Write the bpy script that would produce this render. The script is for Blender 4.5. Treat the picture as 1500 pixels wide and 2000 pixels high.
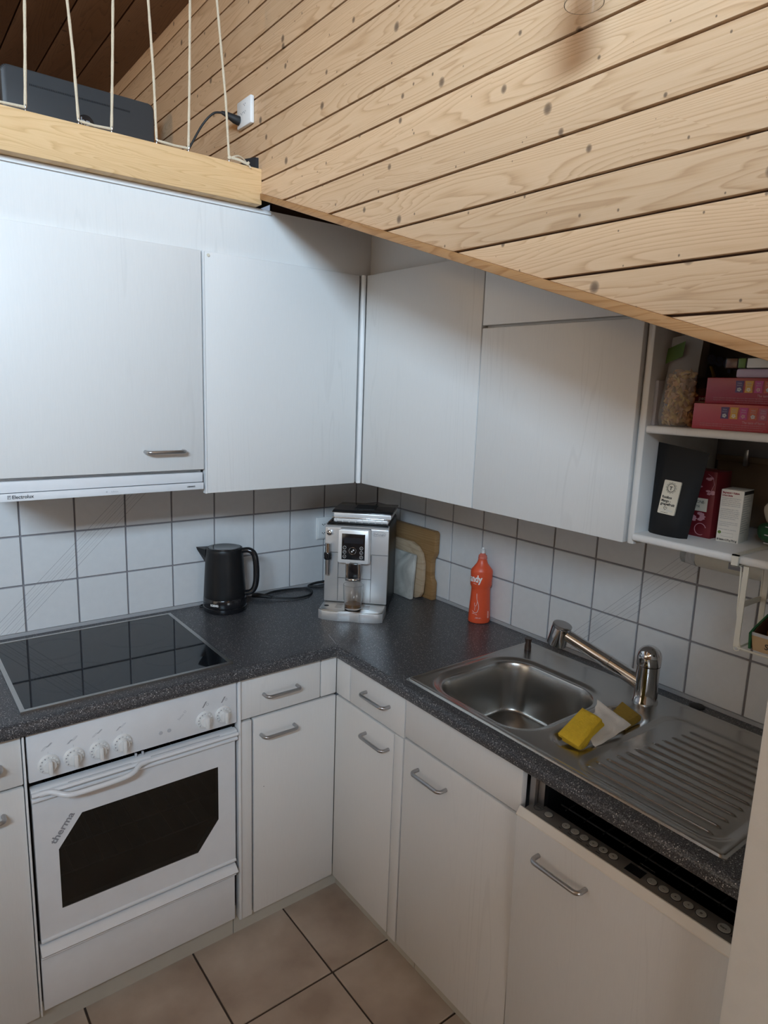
import bpy, bmesh, math, random
from mathutils import Matrix, Vector
random.seed(7)
for o in list(bpy.data.objects): bpy.data.objects.remove(o)
SC = bpy.context.scene
COL = SC.collection

# ------------------------------------------------------------------ camera
cam_d = bpy.data.cameras.new('camera'); cam = bpy.data.objects.new('camera', cam_d); COL.objects.link(cam)
RT = ((0.79379575, -0.60722759, 0.03410225), (0.08417804, 0.16522796, 0.98265649), (0.60233078, 0.77715789, -0.18227248))
CP = (-1.690408, -2.229626, 1.694157)
m = Matrix.Identity(4)
for i in range(3):
    m[i][0] = RT[0][i]; m[i][1] = RT[1][i]; m[i][2] = -RT[2][i]; m[i][3] = CP[i]
cam.matrix_world = m
cam_d.sensor_fit = 'VERTICAL'; cam_d.sensor_height = 36.0; cam_d.sensor_width = 27.0
cam_d.lens = 1302.456 * 36.0 / 2000.0
cam_d.clip_start = 0.02; cam_d.clip_end = 60
SC.camera = cam

# ------------------------------------------------------------------ world, light, exposure
W = bpy.data.worlds.new('world'); SC.world = W; W.use_nodes = True
bg = W.node_tree.nodes['Background']; bg.inputs[0].default_value = (0.62, 0.75, 1.0, 1); bg.inputs[1].default_value = 0.4
SC.view_settings.view_transform = 'Standard'; SC.view_settings.look = 'None'
SC.view_settings.gamma = 1.0; SC.view_settings.use_curve_mapping = False
SC.view_settings.exposure = 0.0

def area(name, loc, target, sx, sy, power, color):
    l = bpy.data.lights.new(name, 'AREA'); l.shape = 'RECTANGLE'; l.size = sx; l.size_y = sy
    l.energy = power; l.color = color
    o = bpy.data.objects.new(name, l); COL.objects.link(o); o.location = loc
    d = Vector(target) - Vector(loc)
    o.rotation_euler = d.to_track_quat('-Z', 'Y').to_euler()
    return o
# daylight entering by the roof window behind the photographer, plus two added fill lights
ROOF_A = math.atan2(4.0 - 1.7, 4.15)             # pitch of the roof slope behind the camera
def roof_z(y): return 4.4 + (y + 0.95) * math.tan(ROOF_A)
SKY_Y = -3.9
sky_n = Vector((0, math.sin(ROOF_A), -math.cos(ROOF_A)))
sl_c = Vector((-3.38, SKY_Y, roof_z(SKY_Y)))
area('daylight_roof_window', sl_c - sky_n * 0.02, sl_c + sky_n, 1.5, 1.3, 440, (0.59, 0.80, 1.0))
area('cool_front_fill', (-1.7, -5.06, 1.05), (-1.7, 0, 1.25), 1.7, 1.1, 14, (0.80, 0.90, 1.0))  # added cool fill, lifts the shade under the wall units
area('warm_side_fill', (-4.16, -1.0, 1.55), (0, -1.15, 1.3), 1.4, 1.2, 6.5, (1.0, 0.78, 0.52))  # added warm fill for the fronts on the sink side

# ------------------------------------------------------------------ materials
MATS = {}
def nmat(name):
    m = bpy.data.materials.new(name); m.use_nodes = True
    nt = m.node_tree; b = nt.nodes['Principled BSDF']
    MATS[name] = m
    return m, nt, b
def simple(name, col, rough=0.5, metal=0.0, spec=0.5, coat=0.0, var=0.04, vscale=30.0, bump=0.0, bscale=200.0, aniso=0):
    m, nt, b = nmat(name)
    L = nt.links.new
    tc = nt.nodes.new('ShaderNodeTexCoord')
    n = nt.nodes.new('ShaderNodeTexNoise'); n.inputs['Scale'].default_value = vscale; n.inputs['Detail'].default_value = 3
    L(tc.outputs['Object'], n.inputs['Vector'])
    mp = nt.nodes.new('ShaderNodeMixRGB'); mp.blend_type = 'MIX'
    mp.inputs[1].default_value = (*[c * (1 - var) for c in col], 1); mp.inputs[2].default_value = (*[min(1, c * (1 + var)) for c in col], 1)
    L(n.outputs['Fac'], mp.inputs[0]); L(mp.outputs[0], b.inputs['Base Color'])
    b.inputs['Roughness'].default_value = rough; b.inputs['Metallic'].default_value = metal
    b.inputs['Specular IOR Level'].default_value = spec; b.inputs['Coat Weight'].default_value = coat
    if bump:
        n2 = nt.nodes.new('ShaderNodeTexNoise'); n2.inputs['Scale'].default_value = bscale; n2.inputs['Detail'].default_value = 4
        L(tc.outputs['Object'], n2.inputs['Vector'])
        bp = nt.nodes.new('ShaderNodeBump'); bp.inputs['Strength'].default_value = bump; bp.inputs['Distance'].default_value = 0.002
        L(n2.outputs['Fac'], bp.inputs['Height']); L(bp.outputs[0], b.inputs['Normal'])
    return m
def ramp(nt, stops, interp='LINEAR'):
    r = nt.nodes.new('ShaderNodeValToRGB'); r.color_ramp.interpolation = interp
    e = r.color_ramp.elements
    while len(e) < len(stops): e.new(0.5)
    for k, (p, c) in enumerate(stops):
        e[k].position = p; e[k].color = (*c, 1) if len(c) == 3 else c
    return r
def math_node(nt, op, a=None, b=None):
    n = nt.nodes.new('ShaderNodeMath'); n.operation = op
    for i, v in enumerate((a, b)):
        if v is None: continue
        if isinstance(v, (int, float)): n.inputs[i].default_value = v
        else: nt.links.new(v, n.inputs[i])
    return n.outputs[0]

def laminate():
    m, nt, b = nmat('white_laminate'); L = nt.links.new
    geo = nt.nodes.new('ShaderNodeNewGeometry'); oi = nt.nodes.new('ShaderNodeObjectInfo')
    add = nt.nodes.new('ShaderNodeVectorMath'); add.operation = 'ADD'
    L(geo.outputs['Position'], add.inputs[0]); L(oi.outputs['Random'], add.inputs[1])
    mp = nt.nodes.new('ShaderNodeMapping'); mp.inputs['Scale'].default_value = (9, 9, 0.55)
    L(add.outputs[0], mp.inputs['Vector'])
    n1 = nt.nodes.new('ShaderNodeTexNoise'); n1.inputs['Scale'].default_value = 1.3; n1.inputs['Detail'].default_value = 2; n1.inputs['Distortion'].default_value = 0.4
    L(mp.outputs[0], n1.inputs['Vector'])
    w = math_node(nt, 'SINE', math_node(nt, 'MULTIPLY', n1.outputs['Fac'], 70.0))
    n2 = nt.nodes.new('ShaderNodeTexNoise'); n2.inputs['Scale'].default_value = 1.0; n2.inputs['Detail'].default_value = 1
    mp2 = nt.nodes.new('ShaderNodeMapping'); mp2.inputs['Scale'].default_value = (7, 7, 1.2); L(add.outputs[0], mp2.inputs['Vector']); L(mp2.outputs[0], n2.inputs['Vector'])
    msk = ramp(nt, [(0.55, (0, 0, 0)), (0.7, (1, 1, 1))]); L(n2.outputs['Fac'], msk.inputs[0])
    lin = ramp(nt, [(0.72, (0, 0, 0)), (1.0, (1, 1, 1))]); L(w, lin.inputs[0])
    f = math_node(nt, 'MULTIPLY', math_node(nt, 'MULTIPLY', lin.outputs[0], msk.outputs[0]), 0.14)
    fib = nt.nodes.new('ShaderNodeTexNoise'); fib.inputs['Scale'].default_value = 1.0; fib.inputs['Detail'].default_value = 3
    mp3 = nt.nodes.new('ShaderNodeMapping'); mp3.inputs['Scale'].default_value = (420, 420, 24); L(add.outputs[0], mp3.inputs['Vector']); L(mp3.outputs[0], fib.inputs['Vector'])
    f2 = math_node(nt, 'ADD', f, math_node(nt, 'MULTIPLY', fib.outputs['Fac'], 0.16))
    mx = nt.nodes.new('ShaderNodeMixRGB'); mx.inputs[1].default_value = (0.79, 0.775, 0.755, 1); mx.inputs[2].default_value = (0.50, 0.485, 0.47, 1)
    L(f2, mx.inputs[0]); L(mx.outputs[0], b.inputs['Base Color'])
    b.inputs['Roughness'].default_value = 0.42; b.inputs['Specular IOR Level'].default_value = 0.4
    bp = nt.nodes.new('ShaderNodeBump'); bp.inputs['Strength'].default_value = 0.05; bp.inputs['Distance'].default_value = 0.001
    L(fib.outputs['Fac'], bp.inputs['Height']); L(bp.outputs[0], b.inputs['Normal'])
laminate()

def granite():
    m, nt, b = nmat('speckled_worktop'); L = nt.links.new
    geo = nt.nodes.new('ShaderNodeNewGeometry')
    base = nt.nodes.new('ShaderNodeTexNoise'); base.inputs['Scale'].default_value = 380; base.inputs['Detail'].default_value = 4
    L(geo.outputs['Position'], base.inputs['Vector'])
    r = ramp(nt, [(0.38, (0.018, 0.018, 0.021)), (0.52, (0.060, 0.060, 0.066)), (0.68, (0.20, 0.20, 0.21))]); L(base.outputs['Fac'], r.inputs[0])
    v = nt.nodes.new('ShaderNodeTexVoronoi'); v.inputs['Scale'].default_value = 300; L(geo.outputs['Position'], v.inputs['Vector'])
    sep = nt.nodes.new('ShaderNodeSeparateColor'); L(v.outputs['Color'], sep.inputs[0])
    big = ramp(nt, [(0.74, (0, 0, 0)), (0.95, (1, 1, 1))]); L(sep.outputs[0], big.inputs[0])
    dot = ramp(nt, [(0.26, (1, 1, 1)), (0.42, (0, 0, 0))]); L(v.outputs['Distance'], dot.inputs[0])
    f = math_node(nt, 'MULTIPLY', big.outputs[0], dot.outputs[0])
    mx = nt.nodes.new('ShaderNodeMixRGB'); L(f, mx.inputs[0]); L(r.outputs[0], mx.inputs[1]); mx.inputs[2].default_value = (0.62, 0.60, 0.58, 1)
    L(mx.outputs[0], b.inputs['Base Color'])
    b.inputs['Roughness'].default_value = 0.33; b.inputs['Specular IOR Level'].default_value = 0.55
    bp = nt.nodes.new('ShaderNodeBump'); bp.inputs['Strength'].default_value = 0.10; bp.inputs['Distance'].default_value = 0.001
    L(base.outputs['Fac'], bp.inputs['Height']); L(bp.outputs[0], b.inputs['Normal'])
granite()

def wall_tile_mat(name, comp, sign, offs, lo, hi):
    m, nt, b = nmat(name); L = nt.links.new
    geo = nt.nodes.new('ShaderNodeNewGeometry'); sp = nt.nodes.new('ShaderNodeSeparateXYZ'); L(geo.outputs['Position'], sp.inputs[0])
    c = math_node(nt, 'MULTIPLY', sp.outputs[comp], sign)
    s = math_node(nt, 'SUBTRACT', c, sp.outputs[2])
    tot = None
    for o, k in offs:
        d = math_node(nt, 'ABSOLUTE', math_node(nt, 'SUBTRACT', s, o))
        h = math_node(nt, 'MULTIPLY', math_node(nt, 'LESS_THAN', d, 0.00075), k)
        tot = h if tot is None else math_node(nt, 'MAXIMUM', tot, h)
    rng = math_node(nt, 'MULTIPLY', math_node(nt, 'GREATER_THAN', c, lo), math_node(nt, 'LESS_THAN', c, hi))
    tot = math_node(nt, 'MULTIPLY', tot, rng)
    n = nt.nodes.new('ShaderNodeTexNoise'); n.inputs['Scale'].default_value = 40; L(geo.outputs['Position'], n.inputs['Vector'])
    base = nt.nodes.new('ShaderNodeMixRGB'); L(n.outputs['Fac'], base.inputs[0]); base.inputs[1].default_value = (0.68, 0.68, 0.685, 1); base.inputs[2].default_value = (0.745, 0.745, 0.745, 1)
    mx = nt.nodes.new('ShaderNodeMixRGB'); L(tot, mx.inputs[0]); L(base.outputs[0], mx.inputs[1]); mx.inputs[2].default_value = (0.14, 0.14, 0.16, 1)
    L(mx.outputs[0], b.inputs['Base Color'])
    # fine diagonal ribbing pressed into the glaze
    s2 = math_node(nt, 'SINE', math_node(nt, 'MULTIPLY', s, 1500.0))
    n2 = nt.nodes.new('ShaderNodeTexNoise'); n2.inputs['Scale'].default_value = 300; L(geo.outputs['Position'], n2.inputs['Vector'])
    hgt = math_node(nt, 'MULTIPLY', s2, n2.outputs['Fac'])
    bp = nt.nodes.new('ShaderNodeBump'); bp.inputs['Strength'].default_value = 0.13; bp.inputs['Distance'].default_value = 0.0008
    L(hgt, bp.inputs['Height']); L(bp.outputs[0], b.inputs['Normal'])
    b.inputs['Roughness'].default_value = 0.32; b.inputs['Specular IOR Level'].default_value = 0.5
wall_tile_mat('glazed_tile_stove', 0, 1.0, [(-2.378, .7), (-2.361, .35), (-2.350, .3), (-2.340, .7), (-2.322, .35), (-2.312, .25), (-2.297, .7)], -1.60, -0.9)
wall_tile_mat('glazed_tile_sink', 1, -1.0, [(0.067, .6), (0.083, .3), (0.094, .3), (0.113, .7), (0.128, .3), (0.146, .6)], 0.95, 1.40)

def floor_mat():
    m, nt, b = nmat('floor_tile_glaze'); L = nt.links.new
    geo = nt.nodes.new('ShaderNodeNewGeometry'); oi = nt.nodes.new('ShaderNodeObjectInfo')
    add = nt.nodes.new('ShaderNodeVectorMath'); add.operation = 'ADD'; L(geo.outputs['Position'], add.inputs[0])
    cmb = nt.nodes.new('ShaderNodeCombineXYZ'); L(math_node(nt, 'MULTIPLY', oi.outputs['Random'], 9.0), cmb.inputs[2]); L(cmb.outputs[0], add.inputs[1])
    n = nt.nodes.new('ShaderNodeTexNoise'); n.inputs['Scale'].default_value = 6; n.inputs['Detail'].default_value = 5; L(add.outputs[0], n.inputs['Vector'])
    r = ramp(nt, [(0.3, (0.40, 0.315, 0.255)), (0.5, (0.51, 0.42, 0.345)), (0.7, (0.62, 0.53, 0.45))]); L(n.outputs['Fac'], r.inputs[0])
    L(r.outputs[0], b.inputs['Base Color']); b.inputs['Roughness'].default_value = 0.5
    n2 = nt.nodes.new('ShaderNodeTexNoise'); n2.inputs['Scale'].default_value = 90; L(geo.outputs['Position'], n2.inputs['Vector'])
    bp = nt.nodes.new('ShaderNodeBump'); bp.inputs['Strength'].default_value = 0.08; L(n2.outputs['Fac'], bp.inputs['Height']); L(bp.outputs[0], b.inputs['Normal'])
floor_mat()

def pine(name, cols, knot=True, axis=1, across=2, knotcol=(0.07, 0.043, 0.032), rough=0.5):
    """softwood board: long grain on world axis `axis`, knots, per-board random shift"""
    m, nt, b = nmat(name); L = nt.links.new
    geo = nt.nodes.new('ShaderNodeNewGeometry'); sp = nt.nodes.new('ShaderNodeSeparateXYZ'); L(geo.outputs['Position'], sp.inputs[0])
    oi = nt.nodes.new('ShaderNodeObjectInfo')
    rnd = math_node(nt, 'MULTIPLY', oi.outputs['Random'], 37.0)
    u = math_node(nt, 'ADD', sp.outputs[axis], rnd)           # along
    v = sp.outputs[across]                                    # across
    if across != 2: v = math_node(nt, 'ADD', v, sp.outputs[2])
    vv = math_node(nt, 'ADD', v, rnd)
    # knots: voronoi cells in (u*3.5, v*14)
    kv = nt.nodes.new('ShaderNodeCombineXYZ'); L(math_node(nt, 'MULTIPLY', u, 6.5), kv.inputs[0]); L(math_node(nt, 'MULTIPLY', vv, 13.0), kv.inputs[1]); L(rnd, kv.inputs[2])
    vo = nt.nodes.new('ShaderNodeTexVoronoi'); vo.voronoi_dimensions = '2D'; vo.inputs['Scale'].default_value = 1.0; vo.inputs['Randomness'].default_value = 1.0
    L(kv.outputs[0], vo.inputs['Vector'])
    sub = nt.nodes.new('ShaderNodeVectorMath'); sub.operation = 'SUBTRACT'; L(kv.outputs[0], sub.inputs[0]); L(vo.outputs['Position'], sub.inputs[1])
    s2 = nt.nodes.new('ShaderNodeSeparateXYZ'); L(sub.outputs[0], s2.inputs[0])
    du = math_node(nt, 'MULTIPLY', s2.outputs[0], 1 / 6.5); dv = math_node(nt, 'MULTIPLY', s2.outputs[1], 1 / 13.0)
    dist = math_node(nt, 'SQRT', math_node(nt, 'ADD', math_node(nt, 'MULTIPLY', du, du), math_node(nt, 'MULTIPLY', math_node(nt, 'MULTIPLY', dv, dv), 0.8)))
    sc = nt.nodes.new('ShaderNodeSeparateColor'); L(vo.outputs['Color'], sc.inputs[0])
    size = math_node(nt, 'MULTIPLY', math_node(nt, 'POWER', sc.outputs[0], 2.0), 0.0098)     # most cells hold only a pin knot
    kd = math_node(nt, 'DIVIDE', dist, math_node(nt, 'ADD', size, 0.0006))
    kcore = ramp(nt, [(0.0, (1, 1, 1)), (0.45, (0.92, 0.92, 0.92)), (0.75, (0.55, 0.55, 0.55)), (1.0, (0, 0, 0))]); L(kd, kcore.inputs[0])
    # scatter of small pin knots
    kv2 = nt.nodes.new('ShaderNodeCombineXYZ'); L(math_node(nt, 'MULTIPLY', u, 11.0), kv2.inputs[0]); L(math_node(nt, 'MULTIPLY', math_node(nt, 'ADD', vv, 3.3), 19.0), kv2.inputs[1])
    vo2 = nt.nodes.new('ShaderNodeTexVoronoi'); vo2.voronoi_dimensions = '2D'; vo2.inputs['Scale'].default_value = 1.0; L(kv2.outputs[0], vo2.inputs['Vector'])
    sb2 = nt.nodes.new('ShaderNodeVectorMath'); sb2.operation = 'SUBTRACT'; L(kv2.outputs[0], sb2.inputs[0]); L(vo2.outputs['Position'], sb2.inputs[1])
    s3 = nt.nodes.new('ShaderNodeSeparateXYZ'); L(sb2.outputs[0], s3.inputs[0])
    d2 = math_node(nt, 'SQRT', math_node(nt, 'ADD', math_node(nt, 'POWER', math_node(nt, 'MULTIPLY', math_node(nt, 'ABSOLUTE', s3.outputs[0]), 1.25 / 11.0), 2.0), math_node(nt, 'POWER', math_node(nt, 'MULTIPLY', math_node(nt, 'ABSOLUTE', s3.outputs[1]), 1 / 19.0), 2.0)))
    sc2 = nt.nodes.new('ShaderNodeSeparateColor'); L(vo2.outputs['Color'], sc2.inputs[0])
    sz2 = math_node(nt, 'MULTIPLY', math_node(nt, 'MAXIMUM', math_node(nt, 'SUBTRACT', sc2.outputs[1], 0.45), 0.0), 0.0075)
    pin = ramp(nt, [(0.0, (1, 1, 1)), (0.6, (0.8, 0.8, 0.8)), (1.0, (0, 0, 0))]); L(math_node(nt, 'DIVIDE', d2, math_node(nt, 'ADD', sz2, 0.00001)), pin.inputs[0])
    kall = math_node(nt, 'MAXIMUM', kcore.outputs[0], pin.outputs[0])
    # grain bends around knots: warp of the across coordinate
    warp = math_node(nt, 'MULTIPLY', math_node(nt, 'MULTIPLY', dv, size), math_node(nt, 'DIVIDE', 1.1, math_node(nt, 'ADD', math_node(nt, 'MULTIPLY', dist, 14.0), 0.05)))
    gu = nt.nodes.new('ShaderNodeCombineXYZ'); L(math_node(nt, 'MULTIPLY', u, 0.75), gu.inputs[0])
    L(math_node(nt, 'ADD', math_node(nt, 'MULTIPLY', vv, 8.5), math_node(nt, 'MULTIPLY', warp, 60.0)), gu.inputs[1])
    n1 = nt.nodes.new('ShaderNodeTexNoise'); n1.noise_dimensions = '2D'; n1.inputs['Scale'].default_value = 1.6; n1.inputs['Detail'].default_value = 1.5; n1.inputs['Distortion'].default_value = 0.25
    L(gu.outputs[0], n1.inputs['Vector'])
    ring = math_node(nt, 'FRACT', math_node(nt, 'MULTIPLY', n1.outputs['Fac'], 20.0))
    rr = ramp(nt, [(0.0, (0, 0, 0)), (0.55, (0.25, 0.25, 0.25)), (0.9, (1, 1, 1)), (1.0, (0, 0, 0))]); L(ring, rr.inputs[0])
    fib = nt.nodes.new('ShaderNodeCombineXYZ'); L(math_node(nt, 'MULTIPLY', u, 14.0), fib.inputs[0]); L(math_node(nt, 'MULTIPLY', vv, 420.0), fib.inputs[1])
    n2 = nt.nodes.new('ShaderNodeTexNoise'); n2.noise_dimensions = '2D'; n2.inputs['Scale'].default_value = 1.0; n2.inputs['Detail'].default_value = 3; L(fib.outputs[0], n2.inputs['Vector'])
    f = math_node(nt, 'ADD', math_node(nt, 'MULTIPLY', rr.outputs[0], 0.50), math_node(nt, 'MULTIPLY', n2.outputs['Fac'], 0.38))
    cr = ramp(nt, [(0.1, cols[0]), (0.5, cols[1]), (0.95, cols[2])]); L(f, cr.inputs[0])
    tone = nt.nodes.new('ShaderNodeHueSaturation'); L(cr.outputs[0], tone.inputs['Color'])
    L(math_node(nt, 'ADD', math_node(nt, 'MULTIPLY', oi.outputs['Random'], 0.14), 0.93), tone.inputs['Value'])
    out = tone.outputs[0]
    if knot:
        mx = nt.nodes.new('ShaderNodeMixRGB'); L(math_node(nt, 'MULTIPLY', kall, 0.80), mx.inputs[0]); L(out, mx.inputs[1]); mx.inputs[2].default_value = (*knotcol, 1)
        out = mx.outputs[0]
    L(out, b.inputs['Base Color']); b.inputs['Roughness'].default_value = rough; b.inputs['Specular IOR Level'].default_value = 0.35
    bp = nt.nodes.new('ShaderNodeBump'); bp.inputs['Strength'].default_value = 0.06; bp.inputs['Distance'].default_value = 0.001
    L(f, bp.inputs['Height']); L(bp.outputs[0], b.inputs['Normal'])
PINE = ((0.66, 0.455, 0.285), (0.59, 0.385, 0.225), (0.40, 0.235, 0.125))
pine('pine_board', PINE)
pine('pine_trim', ((0.44, 0.24, 0.105), (0.38, 0.19, 0.075), (0.24, 0.105, 0.035)), knot=False)
pine('pine_beam', ((0.74, 0.50, 0.265), (0.68, 0.44, 0.22), (0.54, 0.315, 0.14)), knot=False, axis=0, across=2)
pine('dark_board', ((0.22, 0.125, 0.07), (0.19, 0.105, 0.058), (0.12, 0.065, 0.035)), axis=1, across=0, knotcol=(0.02, 0.012, 0.008))
pine('bamboo_board', ((0.35, 0.20, 0.085), (0.30, 0.165, 0.065), (0.22, 0.11, 0.04)), knot=False, axis=1, across=2)
pine('pale_wood_board', ((0.56, 0.42, 0.28), (0.50, 0.36, 0.23), (0.38, 0.26, 0.16)), knot=False, axis=1, across=2)

simple('pine_wall', (0.50, 0.32, 0.19), 0.6, var=0.1)
simple('joint_dark', (0.07, 0.035, 0.02), 0.8)
simple('grout_wall', (0.27, 0.255, 0.27), 0.8, bump=0.2)
simple('seal_grey', (0.42, 0.42, 0.43), 0.4)
simple('grout_floor', (0.075, 0.055, 0.045), 0.85)
simple('plaster_white', (0.80, 0.79, 0.77), 0.7, bump=0.1)
simple('plaster_warm', (0.72, 0.66, 0.57), 0.7, bump=0.1)
simple('paint_cream', (0.88, 0.855, 0.80), 0.42, bump=0.12, bscale=500)
simple('white_enamel', (0.79, 0.80, 0.82), 0.24, spec=0.5)
simple('white_plastic', (0.80, 0.80, 0.79), 0.35)
simple('white_profile', (0.82, 0.82, 0.82), 0.3)
simple('plinth_beige', (0.56, 0.53, 0.46), 0.5)
simple('ink_grey', (0.30, 0.30, 0.32), 0.6)
simple('ink_light', (0.50, 0.51, 0.54), 0.6)
simple('ink_black', (0.02, 0.02, 0.022), 0.5)
simple('ink_white', (0.85, 0.85, 0.84), 0.5)
simple('void_black', (0.008, 0.008, 0.009), 0.6)
simple('black_gloss', (0.012, 0.012, 0.014), 0.12, spec=0.6)
simple('black_matt', (0.010, 0.010, 0.011), 0.40, spec=0.32, bump=0.05)
simple('pouch_black', (0.011, 0.011, 0.012), 0.62, spec=0.25)
simple('black_rubber', (0.015, 0.015, 0.016), 0.6)
simple('monitor_black', (0.055, 0.058, 0.062), 0.45, bump=0.1, bscale=700)
simple('hob_glass', (0.006, 0.008, 0.011), 0.035, spec=0.45, var=0.0)
simple('hob_zone', (0.016, 0.019, 0.023), 0.12, spec=0.5)
simple('steel_brushed', (0.55, 0.545, 0.53), 0.28, metal=1.0, bump=0.06, bscale=900)
simple('steel_sink', (0.47, 0.455, 0.43), 0.27, metal=1.0, bump=0.03, bscale=700)
simple('steel_satin', (0.46, 0.455, 0.46), 0.30, metal=1.0)
simple('chrome', (0.62, 0.62, 0.63), 0.06, metal=1.0)
simple('silver_paint', (0.66, 0.665, 0.67), 0.36, metal=0.6)
simple('silver_bright', (0.82, 0.825, 0.83), 0.32, metal=0.35)
simple('aluminium_lip', (0.84, 0.79, 0.71), 0.38)
simple('control_grey', (0.20, 0.185, 0.17), 0.42, metal=0.3)
simple('button_grey', (0.44, 0.43, 0.39), 0.4, metal=0.1)
simple('orange_plastic', (0.78, 0.10, 0.035), 0.36)
simple('orange_clear', (0.70, 0.17, 0.12), 0.25)
simple('sponge_yellow', (0.78, 0.50, 0.03), 0.9, bump=0.9, bscale=260, var=0.12, vscale=90)
simple('sponge_ochre', (0.36, 0.22, 0.03), 0.9, bump=0.9, bscale=260, var=0.15, vscale=90)
simple('cloth_white', (0.72, 0.66, 0.59), 0.9, bump=0.5, bscale=420)
simple('rope_hemp', (0.62, 0.52, 0.38), 0.85, bump=0.6, bscale=500, var=0.15, vscale=300)
simple('cream_metal', (0.72, 0.69, 0.60), 0.4)
simple('brown_plug', (0.045, 0.025, 0.018), 0.35)
simple('tea_red', (0.30, 0.014, 0.03), 0.35, var=0.08)
simple('tea_red_faded', (0.42, 0.045, 0.06), 0.35, var=0.08)
simple('box_crimson', (0.15, 0.010, 0.016), 0.4, var=0.1)
simple('pink_print', (0.55, 0.27, 0.30), 0.5)
simple('print_navy', (0.09, 0.05, 0.16), 0.5)
simple('print_gold', (0.62, 0.33, 0.05), 0.5)
simple('print_magenta', (0.46, 0.05, 0.22), 0.5)
simple('print_rust', (0.48, 0.10, 0.05), 0.5)
simple('print_purple', (0.38, 0.09, 0.15), 0.5)
simple('carton_white', (0.76, 0.72, 0.65), 0.5)
simple('label_paper', (0.70, 0.63, 0.51), 0.6)
simple('carton_green', (0.02, 0.13, 0.05), 0.45)
simple('carton_kraft', (0.52, 0.36, 0.20), 0.7)
simple('carton_inside', (0.11, 0.05, 0.03), 0.8)
simple('onion_skin', (0.50, 0.20, 0.06), 0.4, var=0.25, vscale=60)
simple('pack_green', (0.012, 0.075, 0.028), 0.3)
simple('pack_linen', (0.60, 0.54, 0.44), 0.6)
simple('lilac_wrap', (0.52, 0.40, 0.50), 0.35)
simple('paper_grid', (0.50, 0.49, 0.55), 0.7)
simple('jar_lid', (0.03, 0.025, 0.022), 0.4)
simple('jar_brown', (0.15, 0.065, 0.03), 0.3, var=0.3, vscale=120)
simple('nut_brown', (0.43, 0.22, 0.07), 0.6, var=0.35, vscale=60, bump=0.5)
simple('nut_gold', (0.50, 0.33, 0.10), 0.5, var=0.3, vscale=80)
simple('food_mix', (0.40, 0.25, 0.14), 0.6, var=0.4, vscale=50)
simple('label_green', (0.13, 0.22, 0.04), 0.5)
simple('bag_dark', (0.055, 0.045, 0.03), 0.35)
simple('bag_yellow', (0.40, 0.27, 0.03), 0.4)
simple('ink_blue', (0.045, 0.05, 0.10), 0.5)
simple('batten_brown', (0.20, 0.14, 0.09), 0.6)
simple('loft_floor_wood', (0.35, 0.24, 0.15), 0.5)
simple('felt_dark', (0.02, 0.02, 0.024), 0.95, bump=0.8, bscale=600)
simple('lcd_dark', (0.02, 0.02, 0.025), 0.3)
simple('coffee_rest', (0.20, 0.095, 0.03), 0.15)

def marble():
    m, nt, b = nmat('marble_board'); L = nt.links.new
    tc = nt.nodes.new('ShaderNodeTexCoord'); n = nt.nodes.new('ShaderNodeTexNoise'); n.inputs['Scale'].default_value = 9; n.inputs['Detail'].default_value = 8; n.inputs['Distortion'].default_value = 1.5
    L(tc.outputs['Object'], n.inputs['Vector'])
    r = ramp(nt, [(0.3, (0.30, 0.29, 0.26)), (0.5, (0.52, 0.50, 0.45)), (0.65, (0.66, 0.64, 0.58))]); L(n.outputs['Fac'], r.inputs[0]); L(r.outputs[0], b.inputs['Base Color'])
    b.inputs['Roughness'].default_value = 0.35
marble()
def glass(name, col=(1, 1, 1), rough=0.02, ior=1.45):
    m, nt, b = nmat(name)
    b.inputs['Base Color'].default_value = (*col, 1); b.inputs['Transmission Weight'].default_value = 1.0
    b.inputs['Roughness'].default_value = rough; b.inputs['IOR'].default_value = ior
glass('clear_glass'); glass('tinted_glass', (0.75, 0.72, 0.66)); glass('clear_plastic', (0.9, 0.92, 0.93), 0.15, 1.3)
def film(name, alpha, col):
    m, nt, b = nmat(name)
    tr = nt.nodes.new('ShaderNodeBsdfTransparent'); mix = nt.nodes.new('ShaderNodeMixShader'); mix.inputs[0].default_value = alpha
    out = nt.nodes['Material Output']; b.inputs['Base Color'].default_value = (*col, 1); b.inputs['Roughness'].default_value = 0.12
    nt.links.new(tr.outputs[0], mix.inputs[1]); nt.links.new(b.outputs[0], mix.inputs[2]); nt.links.new(mix.outputs[0], out.inputs[0])
film('plastic_film', 0.20, (0.8, 0.8, 0.8)); film('oven_glass', 0.74, (0.016, 0.014, 0.011))

# ------------------------------------------------------------------ mesh helpers (world coordinates unless the thing is built about its own base)
def new_bm(): return bmesh.new()
def to_obj(name, bm, mat, parent=None, smooth=False, local=False, kind=None):
    me = bpy.data.meshes.new(name); bm.to_mesh(me); bm.free()
    return link(name, me, mat, parent, smooth, local, kind)
def link(name, me, mat, parent=None, smooth=False, local=False, kind=None):
    if mat is not None and not me.materials: me.materials.append(MATS[mat])
    if smooth:
        me.polygons.foreach_set('use_smooth', [True] * len(me.polygons))
        try: me.set_sharp_from_angle(angle=math.radians(38))
        except Exception: pass
    o = bpy.data.objects.new(name, me); COL.objects.link(o)
    if parent is not None:
        o.parent = parent
        if not local and parent.parent is None: o.matrix_parent_inverse = parent.matrix_basis.inverted()
    if kind: o['kind'] = kind
    return o
def thing(name, label, cat, loc=(0, 0, 0), rotz=0, group=None):
    o = bpy.data.objects.new(name, None); COL.objects.link(o); o.empty_display_size = 0.05
    o.location = loc; o.rotation_euler = (0, 0, rotz); o['label'] = label; o['category'] = cat
    if group: o['group'] = group
    return o
def tag(o, label, cat, group=None):
    o['label'] = label; o['category'] = cat
    if group: o['group'] = group
    return o
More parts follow.
